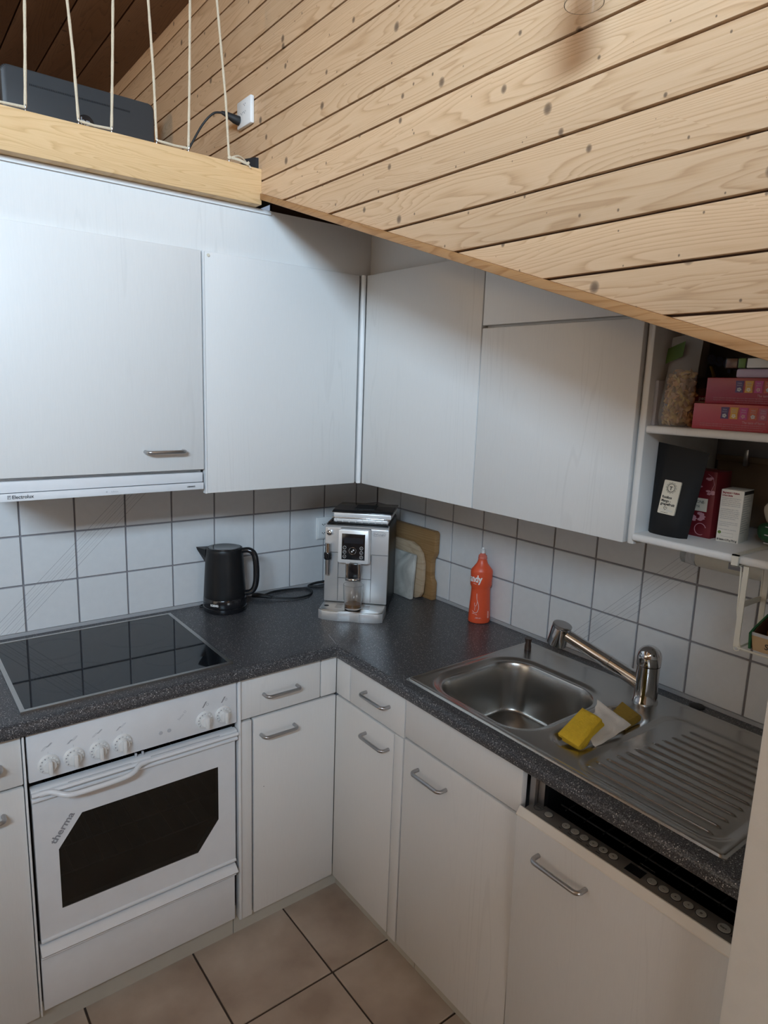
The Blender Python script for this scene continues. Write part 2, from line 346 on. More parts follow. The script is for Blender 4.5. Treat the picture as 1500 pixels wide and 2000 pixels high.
def structure(o, label=None):
    o['kind'] = 'structure'
    if label: o['label'] = label
    return o
def box(bm, x0, x1, y0, y1, z0, z1, bev=0.0, seg=2):
    r = bmesh.ops.create_cube(bm, size=1.0)
    vs = r['verts']
    for v in vs:
        v.co = Vector(((x0 + x1) / 2 + v.co.x * (x1 - x0), (y0 + y1) / 2 + v.co.y * (y1 - y0), (z0 + z1) / 2 + v.co.z * (z1 - z0)))
    if bev:
        es = list({e for v in vs for e in v.link_edges})
        bmesh.ops.bevel(bm, geom=es, offset=bev, segments=seg, profile=0.5, affect='EDGES')
    return bm
def boxo(name, x0, x1, y0, y1, z0, z1, mat, parent=None, bev=0.0, local=False, smooth=None, seg=2):
    bm = new_bm(); box(bm, min(x0, x1), max(x0, x1), min(y0, y1), max(y0, y1), min(z0, z1), max(z0, z1), bev, seg)
    return to_obj(name, bm, mat, parent, bool(bev) if smooth is None else smooth, local)
def prism(bm, pts, d0, d1, axes='xyz', bev=0.0):
    """extrude polygon pts=(a,b) from d0 to d1; axes gives where a,b,depth go"""
    ia, ib, idp = ['xyz'.index(c) for c in axes]
    def co(p, d):
        c = [0, 0, 0]; c[ia] = p[0]; c[ib] = p[1]; c[idp] = d
        return Vector(c)
    lo = [bm.verts.new(co(p, d0)) for p in pts]; hi = [bm.verts.new(co(p, d1)) for p in pts]
    fs = [bm.faces.new(lo), bm.faces.new(hi[::-1])]
    n = len(pts)
    for i in range(n): fs.append(bm.faces.new((lo[i], hi[i], hi[(i + 1) % n], lo[(i + 1) % n])))
    bmesh.ops.recalc_face_normals(bm, faces=fs)
    if bev: bmesh.ops.bevel(bm, geom=list({e for f in fs for e in f.edges}), offset=bev, segments=2, profile=0.5, affect='EDGES')
    return bm
def lathe(bm, prof, seg=32, cx=0, cy=0, cz=0):
    """prof: list of (r,z); closed where r==0"""
    rings = []
    for r, z in prof:
        if r < 1e-6: rings.append([bm.verts.new((cx, cy, cz + z))])
        else: rings.append([bm.verts.new((cx + r * math.cos(2 * math.pi * k / seg), cy + r * math.sin(2 * math.pi * k / seg), cz + z)) for k in range(seg)])
    for a, b in zip(rings[:-1], rings[1:]):
        for k in range(seg):
            k2 = (k + 1) % seg
            if len(a) == 1 and len(b) == 1: continue
            if len(a) == 1: bm.faces.new((a[0], b[k2], b[k]))
            elif len(b) == 1: bm.faces.new((a[k], a[k2], b[0]))
            else: bm.faces.new((a[k], a[k2], b[k2], b[k]))
    bmesh.ops.recalc_face_normals(bm, faces=bm.faces[:])
    return bm
def tube(bm, pts, r, seg=10, closed=False, cap=True, flat=1.0):
    pts = [Vector(p) for p in pts]; n = len(pts); rings = []
    rad = r if isinstance(r, (list, tuple)) else [r] * n
    prev = None
    for i, p in enumerate(pts):
        if closed: t = pts[(i + 1) % n] - pts[i - 1]
        else: t = pts[min(i + 1, n - 1)] - pts[max(i - 1, 0)]
        t.normalize()
        if prev is None:
            a = Vector((0, 0, 1)) if abs(t.z) < 0.9 else Vector((1, 0, 0))
            u = t.cross(a).normalized()
        else:
            u = (prev - t * prev.dot(t)).normalized()
        prev = u; w = t.cross(u)
        rings.append([bm.verts.new(p + (u * math.cos(2 * math.pi * k / seg) + w * math.sin(2 * math.pi * k / seg) * flat) * rad[i]) for k in range(seg)])
    m = n if closed else n - 1
    for i in range(m):
        a, b = rings[i], rings[(i + 1) % n]
        for k in range(seg): bm.faces.new((a[k], a[(k + 1) % seg], b[(k + 1) % seg], b[k]))
    if cap and not closed:
        bm.faces.new(rings[0][::-1]); bm.faces.new(rings[-1])
    bmesh.ops.recalc_face_normals(bm, faces=bm.faces[:])
    return bm
def smooth_path(pts, n=8):
    """Catmull-Rom through pts"""
    P = [Vector(p) for p in pts]; P = [P[0] * 2 - P[1]] + P + [P[-1] * 2 - P[-2]]
    out = []
    for i in range(1, len(P) - 2):
        for k in range(n):
            t = k / n; a, b, c, d = P[i - 1], P[i], P[i + 1], P[i + 2]
            out.append(0.5 * ((2 * b) + (c - a) * t + (2 * a - 5 * b + 4 * c - d) * t * t + (3 * b - a - 3 * c + d) * t ** 3))
    out.append(P[-2]); return out
def cyl(bm, p0, p1, r, seg=20, bev=0.0):
    p0, p1 = Vector(p0), Vector(p1); d = (p1 - p0)
    L = d.length; q = d.to_track_quat('Z', 'Y').to_matrix().to_4x4(); q.translation = p0
    sub = bmesh.new()
    prof = [(0, 0), (r - bev, 0)] + ([(r, bev)] if bev else []) + ([(r, L - bev)] if bev else [(r, L)]) + ([(r - bev, L)] if bev else []) + [(0, L)]
    lathe(sub, prof, seg); bmesh.ops.transform(sub, matrix=q, verts=sub.verts[:])
    me = bpy.data.meshes.new('t'); sub.to_mesh(me); sub.free(); bm.from_mesh(me); bpy.data.meshes.remove(me)
    return bm
def text_mesh(body, size=0.02, off=0.0, align='LEFT', shear=0.0):
    c = bpy.data.curves.new('lettering', 'FONT'); c.body = body; c.size = size; c.offset = off; c.align_x = align; c.align_y = 'BOTTOM_BASELINE'; c.shear = shear
    c.resolution_u = 3; c.fill_mode = 'FRONT'
    o = bpy.data.objects.new('lettering', c); COL.objects.link(o)
    dg = bpy.context.evaluated_depsgraph_get(); dg.update()
    me = bpy.data.meshes.new_from_object(o.evaluated_get(dg))
    bpy.data.objects.remove(o); bpy.data.curves.remove(c)
    me.materials.clear()
    return me
def lettering(body, origin, right, up, size, mat, parent, off=0.0, align='LEFT', local=False, lift=0.0006, fit=None, warp=None, name='lettering'):
    me = text_mesh(body, size, off, align)
    r = Vector(right).normalized(); u = Vector(up).normalized(); n = r.cross(u); o = Vector(origin) + n * lift
    if fit:
        xs = [v.co.x for v in me.vertices]; w = max(xs) - min(xs); k = fit / w; x0 = min(xs)
        for v in me.vertices: v.co.x = (v.co.x - x0) * k
    for v in me.vertices:
        c = v.co.copy()
        v.co = warp(c.x, c.y) if warp else o + r * c.x + u * c.y
    return link(name, me, mat, parent, False, local)
def rrect(w, h, r, n=5, cx=0, cy=0):
    pts = []
    for sx, sy, a0 in ((1, 1, 0), (-1, 1, 90), (-1, -1, 180), (1, -1, 270)):
        for k in range(n + 1):
            a = math.radians(a0 + 90 * k / n)
            pts.append((cx + sx * (w / 2 - r) + r * math.cos(a), cy + sy * (h / 2 - r) + r * math.sin(a)))
    return pts

# ================================================================== THE SETTING
TP, TG = 0.1555, 0.0056      # wall tile pitch and joint
# --- wall behind the stove (y=0) and wall behind the sink (x=0)
def shell(name, mat, *b, label=None):
    o = boxo(name, *b, mat); structure(o, label); return o
wall_back = shell('wall_back', 'grout_wall', -4.2, 0.12, 0.0055, 0.12, 0.0, 2.19, label='tiled wall behind the hob and kettle')
wall_right = shell('wall_right', 'grout_wall', 0.0055, 0.12, -5.1, 0.0055, 0.0, 4.6, label='tiled wall behind the sink and shelf')
def tile_mesh(w, h, axis):
    bm = new_bm()
    if axis == 'y': box(bm, -w / 2, w / 2, 0, 0.006, -h / 2, h / 2, 0.0011, 1)
    else: box(bm, 0, 0.006, -w / 2, w / 2, -h / 2, h / 2, 0.0011, 1)
    me = bpy.data.meshes.new('tile'); bm.to_mesh(me); bm.free(); return me
def tiles(parent, axis, mat, cols, rows):
    cache = {}
    for (a0, a1) in cols:
        for (z0, z1) in rows:
            w = round(a1 - a0 - TG, 4); h = round(z1 - z0 - TG, 4)
            if w < 0.01 or h < 0.01: continue
            k = (w, h)
            if k not in cache:
                cache[k] = tile_mesh(w, h, axis); cache[k].materials.append(MATS[mat])
            o = bpy.data.objects.new('tile', cache[k]); COL.objects.link(o); o.parent = parent
            c = (a0 + a1) / 2
            o.location = (c, 0, (z0 + z1) / 2) if axis == 'y' else (0, c, (z0 + z1) / 2)
ROWS = [(0.9085, 0.9038 + TP), (0.9038 + TP, 0.9038 + 2 * TP), (0.9038 + 2 * TP, 0.9038 + 3 * TP), (0.9038 + 3 * TP, 0.9038 + 4 * TP)]
CL = 0.1096
cols = [(-CL, 0.0)] + [(-CL - (k + 1) * TP, -CL - k * TP) for k in range(11)]
tiles(wall_back, 'y', 'glazed_tile_stove', cols, ROWS)
cols = [(-(k + 1) * TP, -k * TP) for k in range(11)] + [(-1.843, -11 * TP)]
tiles(wall_right, 'x', 'glazed_tile_sink', cols, ROWS)
# sealing strips between tiles and worktop
boxo('sealing_strip', -2.0, 0.0, -0.0042, 0.004, 0.9, 0.9105, 'seal_grey', wall_back)
boxo('sealing_strip', -0.0042, 0.004, -1.843, -0.004, 0.9, 0.9105, 'seal_grey', wall_right)

# --- floor
FQ = 0.3069; FX = -0.5375 - 0.2038; FY = -0.5375 - 0.2972
floor = shell('floor', 'grout_floor', -4.2, 0.12, -5.1, 0.12, -0.08, -0.004, label='brown stoneware tiled kitchen floor')
bm = new_bm(); box(bm, -FQ / 2 + .003, FQ / 2 - .003, -FQ / 2 + .003, FQ / 2 - .003, -0.006, 0.0, 0.0015, 1)
fme = bpy.data.meshes.new('floor_tile'); bm.to_mesh(fme); bm.free(); fme.materials.append(MATS['floor_tile_glaze'])
for i in range(-9, 3):
    for j in range(-10, 3):
        cx = FX + (i + 0.5) * FQ; cy = FY + (j + 0.5) * FQ
        if cx < -3.9 or cy < -4.9 or cx > -0.3 or cy > -0.3: continue
        o = bpy.data.objects.new('floor_tile', fme); COL.objects.link(o); o.parent = floor; o.location = (cx, cy, 0)

# --- boarded wall in front of the wall units, with its sloping lower edge
WX = -0.74; BP = 0.0752; TSL = 0.3238
def trim_z(y): return 2.231 + TSL * (y + 0.379)          # upper edge of the sloping trim
YN, YF = -2.75, 1.70
def clipped(z0, z1, yn, yf):
    """board polygon (y,z) above the sloping trim"""
    def ylim(z): return yf if z >= trim_z(yf) else -0.379 + (z - 2.231) / TSL
    far0 = ylim(z0) if z0 < 2.231 else yf
    far1 = ylim(z1) if z1 < 2.231 else yf
    if z0 < 2.231 <= z1: return [(yn, z0), (far0, z0), (-0.379, 2.231), (yf, 2.231), (yf, z1), (yn, z1)]
    return [(yn, z0), (far0, z0), (far1, z1), (yn, z1)]
wall_upper = structure(to_obj('wall_upper', prism(new_bm(), [(YN, trim_z(YN)), (-0.379, 2.231), (YF, 2.231), (YF, 3.65), (YN, 3.65)], WX + 0.010, WX + 0.075, 'yzx'), 'joint_dark'), 'pine boarded wall under the stair slope')
k = -6
while True:
    z0 = 1.8135 + BP * k; z1 = z0 + BP
    k += 1
    if z0 > 3.6: break
    z0 += 0.0022; z1 -= 0.0022
    if z1 < trim_z(YN) + 0.01: continue
    if z0 < trim_z(YN):
        y_at = -0.379 + (z1 - 2.231) / TSL
        poly = [(YN, trim_z(YN)), (y_at, z1), (YN, z1)]
    else: poly = clipped(z0, z1, YN, YF)
    to_obj('board', prism(new_bm(), poly, WX, WX + 0.012, 'yzx', 0.0014), 'pine_board', wall_upper, True)
# sloping trim strip under the boards
TT = 0.017
tr = to_obj('edge_trim', prism(new_bm(), [(-0.382, trim_z(-0.382)), (-0.382, trim_z(-0.382) - TT), (YN, trim_z(YN) - TT), (YN, trim_z(YN))], WX - 0.007, WX + 0.075, 'yzx', 0.0015), 'pine_trim', wall_upper, True)
# soffit boards on the sloping underside, behind the trim
ND = 9
for i in range(ND):
    xa = WX + 0.078 + i * (0.655 / ND); xb = xa + 0.655 / ND - 0.004
    pl = [(-0.28, trim_z(-0.28) + 0.01), (-0.28, trim_z(-0.28) + 0.022), (YN, trim_z(YN) + 0.022), (YN, trim_z(YN) + 0.01)]
    to_obj('underside_board', prism(new_bm(), pl, xa, xb, 'yzx'), 'dark_board', wall_upper)

# --- loft: beam, floor, ceiling, back wall
beam = structure(boxo('trim_1', -4.2, WX, -0.38, -0.26, 2.2, 2.296, 'pine_beam', None, 0.002), 'pale pine beam along the edge of the loft')
loft = structure(boxo('floor_loft', -4.2, WX, -0.26, 1.7, 2.205, 2.25, 'loft_floor_wood'), 'wooden floor of the loft')
bm = new_bm(); box(bm, -4.2, 0.12, 1.7, 1.8, 2.2, 3.0); structure(to_obj('wall_loft', bm, 'dark_board'), 'dark boarded end wall of the loft')
ceil = structure(boxo('ceiling', -4.2, 0.12, -0.95, 1.75, 2.93, 2.98, 'joint_dark'), 'dark brown boarded ceiling above the loft')
for i in range(24):
    xb = WX - i * 0.145; xa = xb - 0.1405
    boxo('board', xa, xb, -0.95, 1.70, 2.915, 2.932, 'dark_board', ceil, 0.002)
structure(boxo('trim_5', WX + 0.076, 0.0, -0.300, -0.285, 2.06, 2.45, 'joint_dark'), 'dark panel closing the gap above the wall units')
# --- rest of the room behind the photographer
structure(boxo('wall_header', -4.2, 0.12, -0.95, -0.90, 2.98, 4.6, 'plaster_white'), 'white wall strip above the loft ceiling')
wl = structure(boxo('wall_left', -4.32, -4.2, -5.1, 1.8, 0, 4.6, 'pine_wall'), 'plain wall opposite the sink')
wf = structure(boxo('wall_front', -4.2, 0.12, -5.22, -5.1, 0, 2.15, 'pine_wall'), 'low wall behind the photographer')
bm = new_bm()
SX0, SX1, hy = -3.38 - 0.78, -3.38 + 0.78, 0.68 * math.cos(ROOF_A)
def roof_piece(x0, x1, y0, y1):
    pl = [(y0, roof_z(y0)), (y1, roof_z(y1)), (y1, roof_z(y1) + 0.08), (y0, roof_z(y0) + 0.08)]
    prism(bm, pl, x0, x1, 'yzx')
roof_piece(-4.2, SX0, -5.2, -0.93); roof_piece(SX1, 0.12, -5.2, -0.93)
roof_piece(SX0, SX1, -5.2, SKY_Y - hy); roof_piece(SX0, SX1, SKY_Y + hy, -0.93)
structure(to_obj('ceiling_slope', bm, 'pine_board'), 'sloping roof lining with a roof window')
structure(boxo('added_window_2', -4.21, -4.19, -1.75, -0.40, 0.9, 2.18, 'white_profile'), 'unseen side window added for the warm fill light')  # out of view, put in to go with the warm side fill
wr = structure(boxo('added_window_1', -2.6, -0.8, -5.105, -5.09, 0.45, 1.65, 'white_profile'), 'unseen low window added for the cool fill behind the photographer')  # out of view, put in to go with the cool front fill

bm = new_bm(); box(bm, -4.2, -1.30, -2.9, -2.8, 0, 2.40)  # unseen wall added to block roof light from the low fronts and floor
structure(to_obj('shading_partition', bm, 'pine_wall'), 'unseen divider wall added to shade the low units')
# --- white end wall beside the worktop
structure(to_obj('wall_pillar', prism(new_bm(), [(-2.745, 0), (-1.845, 0), (-1.845, trim_z(-1.845) + 0.009), (-2.745, trim_z(-2.745) + 0.009)], -0.652, 0.0, 'yzx', 0.006), 'paint_cream', None, True), 'cream painted end wall beside the dishwasher')
# plinths
bs = structure(boxo('baseboard_left', -2.0, -0.919, -0.5375, -0.52, 0, 0.098, 'plinth_beige'), 'beige plinth under the oven')
bs2 = structure(boxo('baseboard_corner', -0.917, -0.52, -0.5375, -0.52, 0, 0.098, 'plinth_beige'), 'beige plinth under the corner door')
bs3 = structure(boxo('baseboard_right', -0.5375, -0.52, -0.965, -0.5375, 0, 0.098, 'plinth_beige'), 'beige plinth right of the corner')
bs4 = structure(boxo('baseboard_sink', -0.5375, -0.52, -1.8455, -0.967, 0, 0.098, 'plinth_beige'), 'beige plinth under the sink and dishwasher')

# ================================================================== WALL UNITS
def handle(parent, c, along, out, L=0.112, stand=0.028, r=0.0052, mat='steel_satin'):
    c, a, o = Vector(c), Vector(along), Vector(out)
    rb = 0.012; pts = []
    for s in (-1, 1):
        seq = [c + a * s * L / 2, c + a * s * L / 2 + o * (stand - rb)]
        for k in range(1, 5):
            t = math.radians(90 * k / 5); seq.append(c + a * s * (L / 2 - rb * (1 - math.cos(t))) + o * (stand - rb + rb * math.sin(t)))
        seq.append(c + a * s * (L / 2 - rb) + o * stand)
        pts += seq if s < 0 else seq[::-1]
    bm = new_bm(); tube(bm, pts, r, 10)
    return to_obj('handle', bm, mat, parent, True)
UT, UB = 2.056, 1.367
def fx_y(name, x0, x1, z0, z1, parent, mat='white_laminate', yf=-0.35, th=0.019, bev=0.0025): return boxo(name, x0, x1, yf, yf + th, z0, z1, mat, parent, bev)
def fx_x(name, y0, y1, z0, z1, parent, mat='white_laminate', xf=-0.35, th=0.019, bev=0.0025): return boxo(name, xf, xf + th, y0, y1, z0, z1, mat, parent, bev)

c = thing('wall_cabinet', 'white wall cabinet above the range hood with steel bow handle', 'cabinet', (-1.18, -0.17, 1.44))
boxo('body', -1.462, -0.916, -0.330, -0.002, 1.442, UT, 'white_laminate', c)
d = fx_y('door', -1.460, -0.912, 1.440, UT, c)
handle(d, (-1.03, -0.35, 1.497), (1, 0, 0), (0, -1, 0), 0.108)
c = thing('wall_cabinet', 'white handleless wall cabinet between range hood and corner, above the kettle', 'cabinet', (-0.63, -0.17, UB))
boxo('body', -0.9035, -0.340, -0.330, -0.002, UB + 0.002, UT, 'white_laminate', c)
d = fx_y('door', -0.9035, -0.368, UB, UT, c)
bm = new_bm(); cyl(bm, (-0.892, -0.35, 2.046), (-0.892, -0.353, 2.046), 0.0042, 14); to_obj('screw_cap', bm, 'label_paper', d, True)
bm = new_bm(); prism(bm, [(-0.9085, -0.352), (-0.9045, -0.352), (-0.9045, -0.33), (-0.9085, -0.33)], UB, UT, 'xyz'); to_obj('edge_profile', bm, 'white_profile', c)
bm = new_bm()
tube(bm, [(-0.356, -0.356, UB + .001), (-0.356, -0.356, UT)], 0.0085, 14); to_obj('corner_post', bm, 'white_profile', c, True)

c = thing('wall_cabinet', 'white wall cabinet next to the corner, above the cutting boards', 'cabinet', (-0.17, -0.6, UB))
boxo('body', -0.330, -0.002, -0.904, -0.002, UB + 0.002, UT, 'white_laminate', c)
fx_x('door', -0.903, -0.366, UB, UT, c)
c = thing('wall_cabinet', 'white wall cabinet beside the open shelf with a panel cut to the slope', 'cabinet', (-0.17, -1.15, UB))
def slope_poly(y0, y1, z0, dz): return [(y0, z0), (y1, z0), (y1, min(UT, trim_z(y1) - dz)), (y0, min(UT, trim_z(y0) - dz))]
to_obj('body', prism(new_bm(), slope_poly(-1.391, -0.907, UB + 0.002, 0.012), -0.330, -0.002, 'yzx'), 'white_laminate', c)
fx_x('door', -1.390, -0.907, UB, 1.863, c)
to_obj('panel', prism(new_bm(), slope_poly(-1.390, -0.907, 1.870, 0.004), -0.35, -0.331, 'yzx', 0.002), 'white_laminate', c, True)

# white filler panels between wall units and loft
f = structure(boxo('trim_2', -2.0, -0.300, -0.336, -0.320, UT + 0.001, 2.2, 'white_laminate'), 'white filler panel above the stove wall units')
f = structure(to_obj('trim_3', prism(new_bm(), [(-0.94, UT + 0.001), (-0.337, UT + 0.001), (-0.337, 2.2), (-0.5, trim_z(-0.5) + 0.005), (-0.94, trim_z(-0.94) + 0.005)], -0.316, -0.300, 'yzx'), 'white_laminate'), 'white filler panel above the sink wall units')
structure(boxo('trim_4', -1.5, -0.690, -0.343, -0.337, 2.188, 2.199, 'white_profile'), 'thin white strip under the loft beam')

# --- range hood
c = thing('range_hood', 'white slim pull-out range hood under the wall cabinet', 'range hood', (-1.18, -0.17, 1.383))
boxo('body', -1.462, -0.914, -0.325, -0.002, 1.386, 1.436, 'white_enamel', c)
boxo('front_panel', -1.462, -0.917, -0.349, -0.326, 1.4035, 1.4315, 'white_enamel', c, 0.0015)
lip = boxo('visor', -1.462, -0.916, -0.353, -0.326, 1.3815, 1.4015, 'white_enamel', c, 0.0015)
boxo('grease_filter', -1.44, -0.94, -0.31, -0.05, 1.3835, 1.386, 'steel_brushed', c)
lettering('Electrolux', (-1.4195, -0.353, 1.3885), (1, 0, 0), (0, 0, 1), 0.0125, 'ink_black', lip, off=0.0002, fit=0.049)
bm = new_bm(); prism(bm, [(-1.4305, 1.388), (-1.4225, 1.388), (-1.4225, 1.3975), (-1.4305, 1.3975)], -0.3535, -0.3532, 'xzy'); lg = to_obj('logo', bm, 'ink_grey', lip)
bm = new_bm(); prism(bm, [(-1.4275, 1.3895), (-1.4237, 1.396), (-1.4237, 1.3895)], -0.3539, -0.3536, 'xzy'); prism(bm, [(-1.4292, 1.3895), (-1.4282, 1.3895), (-1.4282, 1.396), (-1.4292, 1.396)], -0.3539, -0.3536, 'xzy'); to_obj('logo_mark', bm, 'white_enamel', lip)
lettering('LUBANDICO', (-0.9665, -0.353, 1.3895), (1, 0, 0), (0, 0, 1), 0.006, 'ink_black', lip, off=0.00025, fit=0.024)
lettering('luftrein', (-1.180, -0.353, 1.389), (1, 0, 0), (0, 0, 1), 0.007, 'ink_light', lip, fit=0.018)
bm = new_bm(); cyl(bm, (-1.192, -0.353, 1.3915), (-1.192, -0.3537, 1.3915), 0.0022, 12); to_obj('indicator', bm, 'ink_light', lip)

# --- open shelf
c = thing('open_shelf', 'white open corner shelf with two boards beside the wall cabinets', 'shelf', (-0.17, -1.6, 1.37))
to_obj('side_panel', prism(new_bm(), [(-1.410, UB - 0.002), (-1.393, UB - 0.002), (-1.393, trim_z(-1.393) - 0.006), (-1.410, trim_z(-1.410) - 0.006)], -0.338, -0.002, 'yzx', 0.004), 'white_laminate', c, True)
def shelf_board(x0, z0, z1):
    bm = new_bm(); box(bm, x0, -0.002, -1.843, -1.4105, z0, z1)
    es = [e for e in bm.edges if all(abs(v.co.x - x0) < 1e-5 for v in e.verts) and abs(e.verts[0].co.z - e.verts[1].co.z) < 1e-5]
    bmesh.ops.bevel(bm, geom=es, offset=0.006, segments=3, profile=0.5, affect='EDGES')
    return to_obj('shelf_board', bm, 'white_laminate', c, True)
shelf_board(-0.335, 1.617, 1.634); shelf_board(-0.345, 1.375, 1.392)
boxo('back_panel', -0.012, -0.002, -1.843, -1.42, 1.394, 1.548, 'batten_brown', c)
boxo('rail', -0.024, -0.0125, -1.843, -1.42, 1.548, 1.562, 'batten_brown', c, 0.001)
boxo('rail_hook', -0.034, -0.0245, -1.500, -1.490, 1.540, 1.580, 'steel_satin', c, 0.001)
# light fitting under the shelf
c = thing('shelf_light', 'slim white tube light fixed under the open shelf', 'light', (-0.06, -1.6, 1.28))
bm = new_bm(); tube(bm, [(-0.055, -1.842, 1.305), (-0.055, -1.425, 1.305)], 0.026, 20); to_obj('housing', bm, 'cream_metal', c, True)
bm = new_bm(); tube(bm, [(-0.055, -1.4248, 1.305), (-0.055, -1.385, 1.305)], [0.0262, 0.023], 20); to_obj('end_cap', bm, 'clear_plastic', c, True)
boxo('mount', -0.10, -0.015, -1.842, -1.44, 1.327, 1.3752, 'cream_metal', c, 0.003)
boxo('switch', -0.0835, -0.081, -1.55, -1.51, 1.297, 1.312, 'ink_grey', c)

# ================================================================== BASE UNITS
def base_y(name, x0, x1, z0, z1, parent): return fx_y(name, x0, x1, z0, z1, parent, yf=-0.58, bev=0.003)
def base_x(name, y0, y1, z0, z1, parent, xf=-0.58): return fx_x(name, y0, y1, z0, z1, parent, xf=xf, bev=0.003)
DZ0, DZ1, RZ0, RZ1 = 0.079, 0.7285, 0.7355, 0.860
c = thing('base_cabinet', 'white base cabinet with drawer and door left of the oven', 'cabinet', (-1.75, -0.3, 0))
boxo('body', -2.0, -1.470, -0.558, -0.002, 0.1, 0.862, 'ink_grey', c)  # base unit bodies coloured dark grey for the shade in the front gaps
d = base_y('drawer_front', -2.0, -1.4695, RZ0, RZ1, c); handle(d, (-1.572, -0.58, 0.798), (1, 0, 0), (0, -1, 0))
d = base_y('door', -2.0, -1.4695, DZ0, DZ1, c); handle(d, (-1.572, -0.58, 0.672), (1, 0, 0), (0, -1, 0))

c = thing('corner_cabinet', 'white corner base cabinet with folding door and two drawers', 'cabinet', (-0.6, -0.6, 0))
bm = new_bm(); box(bm, -0.908, -0.002, -0.558, -0.002, 0.1, 0.862); box(bm, -0.558, -0.002, -0.922, -0.558, 0.1, 0.862); to_obj('body', bm, 'ink_grey', c)
d = base_y('drawer_front', -0.9085, -0.640, RZ0, RZ1, c); handle(d, (-0.78, -0.58, 0.799), (1, 0, 0), (0, -1, 0))
d = base_x('drawer_front', -0.922, -0.657, RZ0, RZ1, c); handle(d, (-0.58, -0.798, 0.803), (0, 1, 0), (-1, 0, 0))
base_y('corner_filler', -0.6365, -0.5795, RZ0, RZ1, c); base_x('corner_filler', -0.6535, -0.5805, RZ0, RZ1, c)
d = base_y('door', -0.868, -0.5795, DZ0, DZ1, c); handle(d, (-0.789, -0.58, 0.673), (1, 0, 0), (0, -1, 0))
bm = new_bm(); cyl(bm, (-0.835, -0.58, 0.50), (-0.835, -0.5806, 0.50), 0.0012, 8); to_obj('screw_hole', bm, 'void_black', d)
d = base_x('door', -0.878, -0.5805, DZ0, DZ1, c); handle(d, (-0.58, -0.801, 0.672), (0, 1, 0), (-1, 0, 0))
base_y('filler_strip', -0.9085, -0.8735, DZ0 - .003, DZ1, c); base_x('filler_strip', -0.9195, -0.8815, DZ0 - .003, DZ1 + .004, c)

c = thing('sink_cabinet', 'white sink base cabinet with blank panel above its door', 'cabinet', (-0.3, -1.13, 0))
boxo('body', -0.558, -0.002, -1.343, -0.926, 0.1, 0.690, 'ink_grey', c)
base_x('panel', -1.3445, -0.9255, 0.744, RZ1, c)
d = base_x('door', -1.3445, -0.9255, DZ0, 0.7375, c); handle(d, (-0.58, -1.045, 0.675), (0, 1, 0), (-1, 0, 0))

# --- dishwasher, door slightly ajar
c = thing('dishwasher', 'built-in dishwasher behind a white front, door slightly ajar', 'dishwasher', (-0.3, -1.6, 0))
bm = new_bm()
for b in ((-0.53, -0.02, -1.363, -1.351, 0.12, 0.845), (-0.53, -0.02, -1.840, -1.828, 0.12, 0.845), (-0.53, -0.02, -1.840, -1.351, 0.838, 0.850), (-0.03, -0.02, -1.840, -1.351, 0.12, 0.845), (-0.53, -0.02, -1.84, -1.351, 0.11, 0.12)): box(bm, *b)
to_obj('tub', bm, 'void_black', c)
bm = new_bm(); box(bm, -0.556, -0.531, -1.364, -1.349, 0.12, 0.852); box(bm, -0.545, -0.531, -1.382, -1.365, 0.12, 0.852); to_obj('side_frame', bm, 'steel_satin', c)
bm = new_bm()
for q in range(9): tube(bm, [(-0.50, -1.41 - q * 0.05, 0.76), (-0.06, -1.41 - q * 0.05, 0.76)], 0.0018, 6)
for q in range(5): tube(bm, [(-0.49 + q * 0.1, -1.39, 0.76), (-0.49 + q * 0.1, -1.82, 0.76)], 0.0022, 6)
tube(bm, [(-0.50, -1.39, 0.80), (-0.50, -1.82, 0.80)], 0.0025, 6)
to_obj('upper_rack', bm, 'black_rubber', c, True)
TL = math.radians(1.4)
def dw(x, z):           # door space: x = depth behind the front face, z = height, hinged at the bottom
    dx, dz = x, z - 0.1
    return (-0.579 + dx * math.cos(TL) - dz * math.sin(TL), 0.1 + dz * math.cos(TL) + dx * math.sin(TL))
def dwbox(name, x0, x1, y0, y1, z0, z1, mat, parent, bev=0.0):
    bm = new_bm(); box(bm, x0, x1, y0, y1, z0, z1, bev)
    for v in bm.verts: v.co.x, v.co.z = dw(v.co.x, v.co.z)
    return to_obj(name, bm, mat, parent, bool(bev))
d = dwbox('door', 0.0, 0.019, -1.843, -1.347, 0.079, 0.752, 'white_laminate', c, 0.0025)
hx, hz = dw(0, 0.690); handle(d, (hx, -1.478, hz), (0, 1, 0), (-1, 0, 0), 0.124)
bm = prism(new_bm(), [(-0.0015, 0.7535), (0.0125, 0.7535), (0.0125, 0.7705), (0.0095, 0.7705), (-0.0015, 0.7565)], -1.843, -1.347, 'xzy')
for v in bm.verts: v.co.x, v.co.z = dw(v.co.x, v.co.z)
lip = to_obj('metal_strip', bm, 'aluminium_lip', c)
cp = dwbox('control_strip', 0.0125, 0.058, -1.843, -1.357, 0.70, 0.7695, 'control_grey', c, 0.0015)
zt = 0.7698
def dwp(x, y, dz=0.0): a = dw(x, zt + dz); return Vector((a[0], y, a[1]))
def dw_disc(y, x, r, name, mat, h=0.0012):
    bm = new_bm(); cyl(bm, dwp(x, y, -0.0005), dwp(x, y, h), r, 18, 0.0004); return to_obj(name, bm, mat, cp, True)
ys = [-1.407] + [-1.4545 - 0.0235 * q for q in range(6)] + [-1.658 - 0.0245 * q for q in range(5)] + [-1.7975]
for q, y in enumerate(ys):
    r = 0.0112 if q == len(ys) - 1 else 0.0092
    b = dw_disc(y, 0.037, r + 0.0014, 'button', 'ink_black', 0.0006)
    dw_disc(y, 0.037, r, 'button_cap', 'button_grey', 0.0016)
bm = new_bm()
